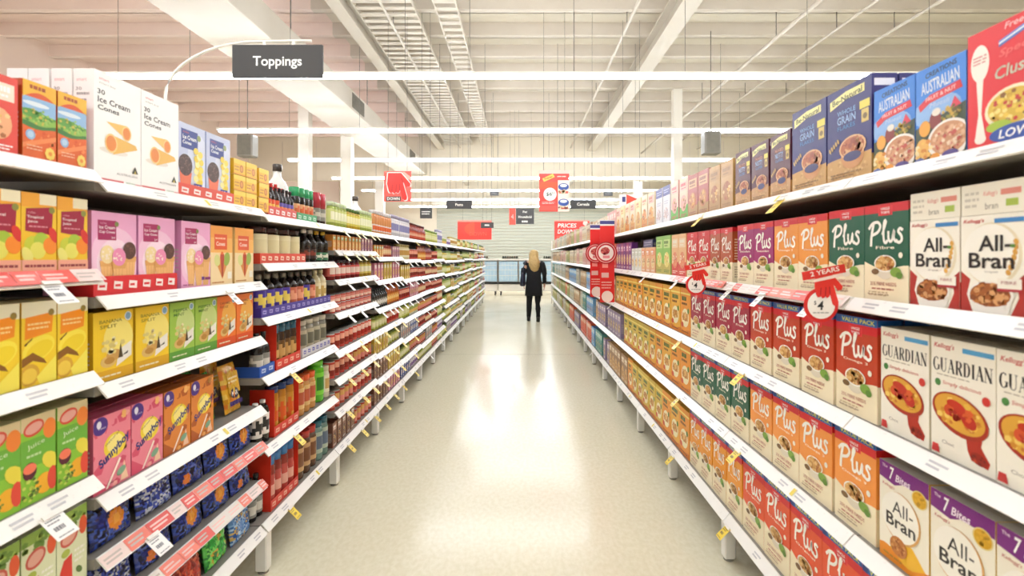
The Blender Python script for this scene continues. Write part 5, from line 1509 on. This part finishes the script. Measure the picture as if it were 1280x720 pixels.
# hand-shaped price tickets standing out from the second cereal rail
def wobbler(label, y, x, z, k=1.0):
    o = empty('hand_price_sign', (x, y, z)); tag(o, label, 'price sign')
    r = .055 * k
    mb = MB()
    mb2 = MB(); n = 28
    ring = lambda rr, yy: [(rr * math.cos(2 * PI * i / n), yy, rr * math.sin(2 * PI * i / n) + r) for i in range(n)]
    mb2.mesh_faces(ring(r, -.001) + ring(r, .001), [tuple(range(n))] + [tuple(range(2 * n - 1, n - 1, -1))] + [(i, i + n, (i + 1) % n + n, (i + 1) % n) for i in range(n)], 'D62A28')
    a = Art(mb2, (-r, -.0014, 0), (1, 0, 0), (0, 0, 1), 2 * r, 2 * r, lift=.0005)
    a.circ(.5, .5, .40, 'F6F2EE', n=26); a.text('$', .32, .56, .07, '3A3A3A', h=.13); a.text('4', .47, .49, .18, '26262A', h=.26, shear=.12, bold=.04); a.lines(.25, .24, .75, .32, 1, 'B0B0AE')
    link('price_disc', mb2.mesh('price_disc', 'sign'), o)
    # the hand, cut from board
    hw, hh = .095 * k, .108 * k
    pts = [((p[0] - .30) * hw, (p[1]) * hh + r * .9) for p in HAND]
    mb3 = MB()
    f, b = [(p[0], -.0046, p[1]) for p in pts], [(p[0], -.0026, p[1]) for p in pts]
    m = len(pts)
    ar = sum(pts[i][0] * pts[(i + 1) % m][1] - pts[(i + 1) % m][0] * pts[i][1] for i in range(m))
    order = list(range(m)) if ar > 0 else list(range(m - 1, -1, -1))
    mb3.mesh_faces(f + b, [tuple(order), tuple(i + m for i in order[::-1])] + [(order[i], order[i] + m, order[(i + 1) % m] + m, order[(i + 1) % m]) for i in range(m)], 'DE2A22')
    a = Art(mb3, (-.30 * hw, -.0050, r * .9), (1, 0, 0), (0, 0, 1), hw, hh, lift=.0004)
    for p0, p1 in (((.25, .34), (.27, .56)), ((.41, .32), (.43, .58)), ((.56, .38), (.55, .6))):
        a.poly([(p0[0] - .015, p0[1]), (p0[0] + .015, p0[1]), (p1[0] + .015, p1[1]), (p1[0] - .015, p1[1])], 'A81818')
    a.poly([(.0, .80), (.98, 1.0), (.98, .9), (.02, .72)], 'F4DAD2')
    link('pointing_hand', mb3.mesh('pointing_hand', 'sign'), o)
    mb4 = MB()
    mb4.hexa([(-.06 * k, -.0075, r * 2.42), (.075 * k, -.0075, r * 2.90), (.075 * k, -.0055, r * 2.90), (-.06 * k, -.0055, r * 2.42), (-.065 * k, -.0075, r * 2.90), (.07 * k, -.0075, r * 3.38), (.07 * k, -.0055, r * 3.38), (-.065 * k, -.0055, r * 2.90)], 'D8302A')
    q = math.atan2(.52 * r, .135 * k)
    a = Art(mb4, (-.062 * k, -.0078, r * 2.42), (math.cos(q), 0, math.sin(q)), (-math.sin(q), 0, math.cos(q)), .142 * k, r * .5, lift=.0004)
    a.text('2 YEARS', .52, .5, .66, 'F6E6E0', h=.55, bold=.02)
    link('banner', mb4.mesh('banner', 'sign'), o)
wobbler('large red pointing hand sign with white four dollar disc', 1.60, .919, 1.30, .96)
wobbler('smaller red pointing hand sign with four dollar disc, further along rail', 2.74, .92, 1.30, .96)

# two tall red shelf-edge banners with round badges, standing out into the aisle
def fin(label, y, x0, x1):
    o = empty('shelf_banner', ((x0 + x1) / 2, y, 0)); tag(o, label, 'banner')
    w = x1 - x0
    mb = MB()
    mb.bbox(-w / 2, 0, 1.03, w / 2, .006, 1.88, 'DC1E1E', .001)
    a = Art(mb, (-w / 2, -.0006, 1.03), (1, 0, 0), (0, 0, 1), w, .85, lift=.0006)
    a.rect(.0, .93, 1, 1, 'E4E0E0'); a.rect(0, .95, 1, .99, '3A3A80'); a.rect(.1, .30, .6, .36, 'EDB8B0'); a.lines(.1, .16, .8, .26, 3, 'F0A8A0'); a.circ(.5, .07, .4, 'F0D8D0'); a.rect(.15, .42, .55, .5, 'F08A80')
    link('banner_panel', mb.mesh('banner_panel', 'sign'), o)
    mb = MB(); n = 26; r = .116
    yy = -.006
    pt = lambda rr, y_: [(rr * math.cos(2 * PI * i / n), y_, rr * math.sin(2 * PI * i / n)) for i in range(n)]
    mb.mesh_faces(pt(r, yy - .004) + pt(r, yy + .004), [tuple(range(n)), tuple(range(2 * n - 1, n - 1, -1))] + [(i, i + n, (i + 1) % n + n, (i + 1) % n) for i in range(n)], 'B81A22')
    a = Art(mb, (-r, yy - .0045, -r), (1, 0, 0), (0, 0, 1), 2 * r, 2 * r, lift=.0006)
    a.circ(.5, .5, .44, 'F0B8B0', n=24); a.circ(.5, .5, .41, 'C02430', n=24); a.circ(.5, .5, .34, 'F4E0D8', n=24)
    a.ell(.46, .58, .2, .16, 'A8202C', n=14); a.flakes(.46, .58, .18, .14, ('8A1622', 'C8404A', 'D86A60'), 14, .06); a.rect(.36, .26, .66, .38, 'E88A90')
    link('round_badge', mb.mesh('round_badge', 'sign'), o, (-w * .1, 0, 1.541))
    return o
fin('tall red shelf banner with round badge, standing foremost on the cereal shelves', 5.41, .826, .975)
fin('tall red shelf banner with round badge, behind the foremost one', 6.14, .822, .975)

# ------------------------------------------------------------------ the end of the aisle
def chiller(label, x0, x1, y, n):
    o = empty('chiller_cabinet', ((x0 + x1) / 2, y, 0)); tag(o, label, 'chiller cabinet', 'chiller cabinets across the aisle end')
    w = x1 - x0
    mb = MB(); mb.bbox(-w / 2, 0, .16, w / 2, .7, .44, 'FFFFFF', .02); link('base', mb.mesh('base', 'white'), o)
    mb = MB(); mb.box(-w / 2, -.03, .44, w / 2, .02, .52, 'FFFFFF'); link('bumper', mb.mesh('bumper', 'dark'), o)
    k = max(1, round(w / .9)); st = w / k
    for i in range(k):
        xa = -w / 2 + st * i + .03; xb = xa + st - .06
        mb = MB(); mb.box(xa, .0, .54, xb, .012, 1.32, 'FFFFFF'); f = link('glass_panel', mb.mesh('glass_panel', 'glassblue'), o)
        mb = MB()
        for zz in (.76, .98, 1.16): mb.box(xa, -.008, zz, xb, -.001, zz + .015, 'FFFFFF')
        for j in range(1, 6): mb.box(xa + (xb - xa) * j / 6 - .003, -.007, .55, xa + (xb - xa) * j / 6 + .003, -.001, 1.31, 'FFFFFF')
        link('wire_grid', mb.mesh('wire_grid', 'white'), f)
        for xx in (xa - .025, xb + .005):
            mb = MB(); mb.box(xx, -.02, .52, xx + .02, .03, 1.36, 'FFFFFF'); link('post', mb.mesh('post', 'greybox'), o)
    mb = MB(); mb.box(-w / 2, -.03, 1.36, w / 2, .6, 1.42, 'FFFFFF'); link('top_rail', mb.mesh('top_rail', 'white'), o)
    mb = MB(); mb.box(-w / 2, .58, .44, w / 2, .6, 1.36, 'FFFFFF'); link('back_panel', mb.mesh('back_panel', 'white'), o)
    for xx in (-w / 2 + .08, w / 2 - .12):
        mb = MB(); mb.box(xx, .02, 0, xx + .04, .06, .16, 'FFFFFF'); link('leg', mb.mesh('leg', 'dark'), o)
        mb = MB(); mb.box(xx, .6, 0, xx + .04, .64, .16, 'FFFFFF'); link('leg', mb.mesh('leg', 'dark'), o)
    return o
chiller('white chiller cabinet with pale blue panels, by the toppings shelf end', -3.2, -.87, 20.4, 2)
chiller('white chiller cabinet with pale blue panel in the middle of the aisle end', -.85, .72, 20.4, 1)
chiller('white chiller cabinet with pale blue panel, by the cereal shelf end', .74, 3.4, 20.4, 2)
for i, (xa, xb) in enumerate(((-.72, -.02), (.9, 1.5), (-1.9, -1.2))):
    mb = MB(); rr = random.Random(i)
    mb.bbox(xa, 20.52, 1.421, xb, 20.8, 1.44, '5A5A48', .004)
    n = int((xb - xa) / .09)
    for j in range(n): mb.lathe([(.02, 1.435), (.045, 1.46), (.04, 1.51), (.012, 1.535)], xa + .06 + j * .09, 20.62 + rr.uniform(-.03, .06), 0, 7, rr.choice(['3A4030', '4A503A', '5A4A3A', '2E3428']))
    o = link('produce_tray', mb.mesh('produce_tray', 'card')); tag(o, ('long tray of dark packs on top of the middle chiller', 'tray of dark packs on the chiller by the cereal end', 'tray of dark packs on the chiller by the toppings end')[i], 'tray')
o = empty('shelf_end_frame', (1.12, 16.75, 0)); tag(o, 'white upright frame at the far end of the cereal shelves', 'frame')
for xx in (-.1, .3):
    mb = MB(); mb.box(xx - .02, 0, 0, xx + .02, .04, 2.0, 'FFFFFF'); link('post', mb.mesh('post', 'white'), o)
for zz in (.5, 1.0, 1.45, 1.95):
    mb = MB(); mb.box(-.08, .005, zz, .28, .03, zz + .03, 'FFFFFF'); link('crossbar', mb.mesh('crossbar', 'white'), o)

# ------------------------------------------------------------------ the shopper
def skin_obj(name, pts, edges, mat, parent, sub=2, root=0, smooth=True):
    me = bpy.data.meshes.new(name)
    me.from_pydata([p[:3] for p in pts], edges, [])
    me.materials.append(M[mat])
    o = link(name, me, parent)
    m = o.modifiers.new('Skin', 'SKIN'); m.use_smooth_shade = True; m.branch_smoothing = .4
    sv = me.skin_vertices[0].data
    for i, p in enumerate(pts):
        r = p[3] if len(p) == 4 else p[3:5]
        sv[i].radius = (r, r) if not isinstance(r, tuple) else r
        sv[i].use_root = i == root
    s = o.modifiers.new('Subdivision', 'SUBSURF'); s.levels = sub; s.render_levels = sub
    return o
pw = empty('person', (.32, 12.15, 0), 0)
tag(pw, 'person with long blonde hair in black coat walking away down the aisle', 'person')
# body: pelvis, spine, neck, head, arms with hands, legs (facing +y, away)
P_, E_ = [], []
def chain(pts, start=None):
    last = start
    for p in pts:
        P_.append(p)
        i = len(P_) - 1
        if last is not None: E_.append((last, i))
        last = i
    return last
pel = chain([(0, 0, .90, .12)])
chest = chain([(0, .01, 1.08, .105), (0, .015, 1.26, .12), (0, .0, 1.36, .085)], pel)
head = chain([(0, .0, 1.43, .045), (0, .02, 1.50, .075), (0, .03, 1.56, .088), (0, .02, 1.61, .06)], chest)
def hand(w, side, d):
    wx, wy, wz = w
    k = chain([(wx, wy, wz, .026), (wx, wy + .015, wz - .045, .034)], None)
    return k
ends = []
for sd, el, wr in ((-1, (-.245, -.03, 1.10), (-.235, .06, .90)), (1, (.245, -.02, 1.10), (.25, .07, .87))):
    wi = chain([(sd * .17, 0, 1.345, .055), el + (.042,), wr + (.028,), (wr[0], wr[1] + .02, wr[2] - .05, .032)], chest)
    for j in range(4):
        ln = (.062, .072, .068, .055)[j]
        y0 = wr[1] + .045 - .02 * j
        chain([(wr[0], y0, wr[2] - .085, .010), (wr[0] - sd * .006, y0 + .004, wr[2] - .085 - ln * .5, .009), (wr[0] - sd * .024, y0 + .006, wr[2] - .085 - ln, .008)], wi)
    chain([(wr[0] - sd * .012, wr[1] + .05, wr[2] - .05, .011), (wr[0] - sd * .022, wr[1] + .065, wr[2] - .085, .009)], wi)
for sd, kn, an, to in ((-1, (-.10, .10, .50), (-.115, .10, .085), (-.12, .22, .03)), (1, (.095, .06, .48), (.10, -.07, .085), (.105, .05, .03))):
    chain([(sd * .085, 0, .86, .09), kn + (.048,), an + (.03,), to + (.03,)], pel)
skin_obj('body', P_, E_, 'skin', pw)
# face, on the side turned away
mb = MB()
mb.lathe([(.004, -.02), (.013, -.012), (.009, .012), (.003, .028)], 0, .118, 1.535, 8, 'C99A80'); link('nose', mb.mesh('nose', 'skin'), pw)
for sx in (-.032, .032):
    mb = MB(); mb.lathe([(.002, -.008), (.011, 0), (.002, .008)], sx, .102, 1.553, 8, '2A2622'); link('eye', mb.mesh('eye', 'gloss'), pw)
mb = MB(); mb.bbox(-.024, .098, 1.487, .024, .110, 1.499, 'A8504A', .004); link('mouth', mb.mesh('mouth', 'gloss'), pw)
# coat (torso, skirt and sleeves in one)
def loft(rings, n=20, col='FFFFFF', jag=0.0, seed=1):
    mb = MB(); rr = random.Random(seed); b = 0
    vs = []
    for (x, y, z, rx, ry) in rings:
        for k in range(n):
            t = 2 * PI * k / n
            q = 1 + rr.uniform(-jag, jag)
            vs.append((x + rx * math.cos(t) * q, y + ry * math.sin(t) * q, z))
    fs = [(i * n + k, i * n + (k + 1) % n, (i + 1) * n + (k + 1) % n, (i + 1) * n + k) for i in range(len(rings) - 1) for k in range(n)]
    fs += [tuple(range(n - 1, -1, -1)), tuple((len(rings) - 1) * n + k for k in range(n))]
    mb.mesh_faces(vs, fs, col, sm=True)
    return mb
mb = loft([(0, 0, .60, .205, .16), (0, 0, .72, .20, .158), (0, 0, .9, .188, .15), (0, 0, 1.06, .165, .13), (0, .01, 1.22, .185, .14), (0, .005, 1.34, .185, .115), (0, 0, 1.40, .11, .08), (0, 0, 1.44, .075, .066)], jag=.012)
coat = link('coat', mb.mesh('coat', 'cloth'), pw)
for sd, el, wr in ((-1, (-.245, -.03, 1.10), (-.236, .05, .925)), (1, (.245, -.02, 1.10), (.249, .06, .895))):
    mb = MB(); mb.tube([(sd * .145, 0, 1.36), (sd * .19, -.005, 1.325), (sd * .225, -.02, 1.22), el, ((el[0] + wr[0]) / 2, (el[1] + wr[1]) / 2, (el[2] + wr[2]) / 2), wr], [.06, .075, .066, .06, .05, .045], 12, '121215')
    link('sleeve', mb.mesh('sleeve', 'cloth'), coat)
for sd, kn, an in ((-1, (-.10, .10, .50), (-.115, .10, .10)), (1, (.095, .06, .48), (.10, -.07, .10))):
    mb = MB(); mb.tube([(sd * .088, 0, .88), (sd * .094, kn[1] * .5, .70), kn, ((kn[0] + an[0]) / 2, (kn[1] + an[1]) / 2 - .01, .30), an], [.102, .09, .07, .064, .05], 14, '111111')
    link('trouser_leg', mb.mesh('trouser_leg', 'denim'), pw)
for sd, an, lift in ((-1, (-.115, .10), 0), (1, (.10, -.07), 0)):
    rings = [(an[0], an[1] + .06, .002, .042, .125), (an[0], an[1] + .06, .02, .046, .13), (an[0], an[1] + .05, .05, .044, .11), (an[0], an[1] + .0, .085, .045, .058), (an[0], an[1], .12, .046, .05)]
    mb = loft(rings, 14); link('shoe', mb.mesh('shoe', 'shoe'), pw)
# long hair
M['hair'] = plain('blonde_hair', 'A8854C', .5, 'D2B47A', 55, bump=.4)
mb = loft([(.01, -.10, 1.14, .03, .02), (.015, -.115, 1.2, .085, .04), (.01, -.12, 1.30, .125, .055), (.005, -.09, 1.40, .125, .075), (0, -.045, 1.47, .112, .088), (0, -.02, 1.54, .112, .10), (0, -.005, 1.60, .104, .10), (0, .01, 1.645, .075, .08), (0, .015, 1.665, .03, .035)], 22, jag=.03, seed=4)
link('hair', mb.mesh('hair', 'hair'), pw)
# shoulder bag
bg = empty('shoulder_bag', (.32 - .26, 11.86, .84)); tag(bg, 'dark navy shoulder bag hanging at the walking shopper\'s side', 'bag')
mb = loft([(0, 0, 0, .05, .14), (0, 0, .02, .062, .165), (0, 0, .16, .055, .16), (0, 0, .28, .035, .14), (0, 0, .30, .018, .13)], 18, jag=.01); link('bag_body', mb.mesh('bag_body', 'navy'), bg)
for yy in (-.09, .09):
    mb = MB(); mb.tube([(0, yy, .295), (.02, .03 + yy * .7, .42), (.06, .07 + yy * .4, .54), (.08, .10, .585)], .009, 8, 'FFFFFF'); link('strap', mb.mesh('strap', 'navy'), bg)
label_goods(COUNTS)

# ------------------------------------------------------------------ light, camera, colour
w = bpy.data.worlds.new('hall'); S.world = w; w.use_nodes = True
w.node_tree.nodes['Background'].inputs[0].default_value = (1, .97, .93, 1)
w.node_tree.nodes['Background'].inputs[1].default_value = .3
cd = bpy.data.cameras.new('camera'); cam = bpy.data.objects.new('camera', cd); C.objects.link(cam)
cam.location = (0, 0, 1.5); cam.rotation_euler = (PI / 2, 0, 0)
cd.sensor_width = 36; cd.lens = 655 / 1280 * 36
cd.shift_x = -10 / 1280; cd.shift_y = -39 / 1280
cd.clip_start = .05; cd.clip_end = 200
cd.dof.use_dof = True; cd.dof.focus_distance = 4.5; cd.dof.aperture_fstop = 3.2
S.camera = cam
S.view_settings.view_transform = 'Standard'; S.view_settings.look = 'None'
S.view_settings.gamma = 1; S.view_settings.use_curve_mapping = False
S.view_settings.exposure = EXPO
S.cycles.use_denoising = True
S.cycles.max_bounces = 7; S.cycles.diffuse_bounces = 5; S.cycles.glossy_bounces = 4
S.cycles.sample_clamp_indirect = 8
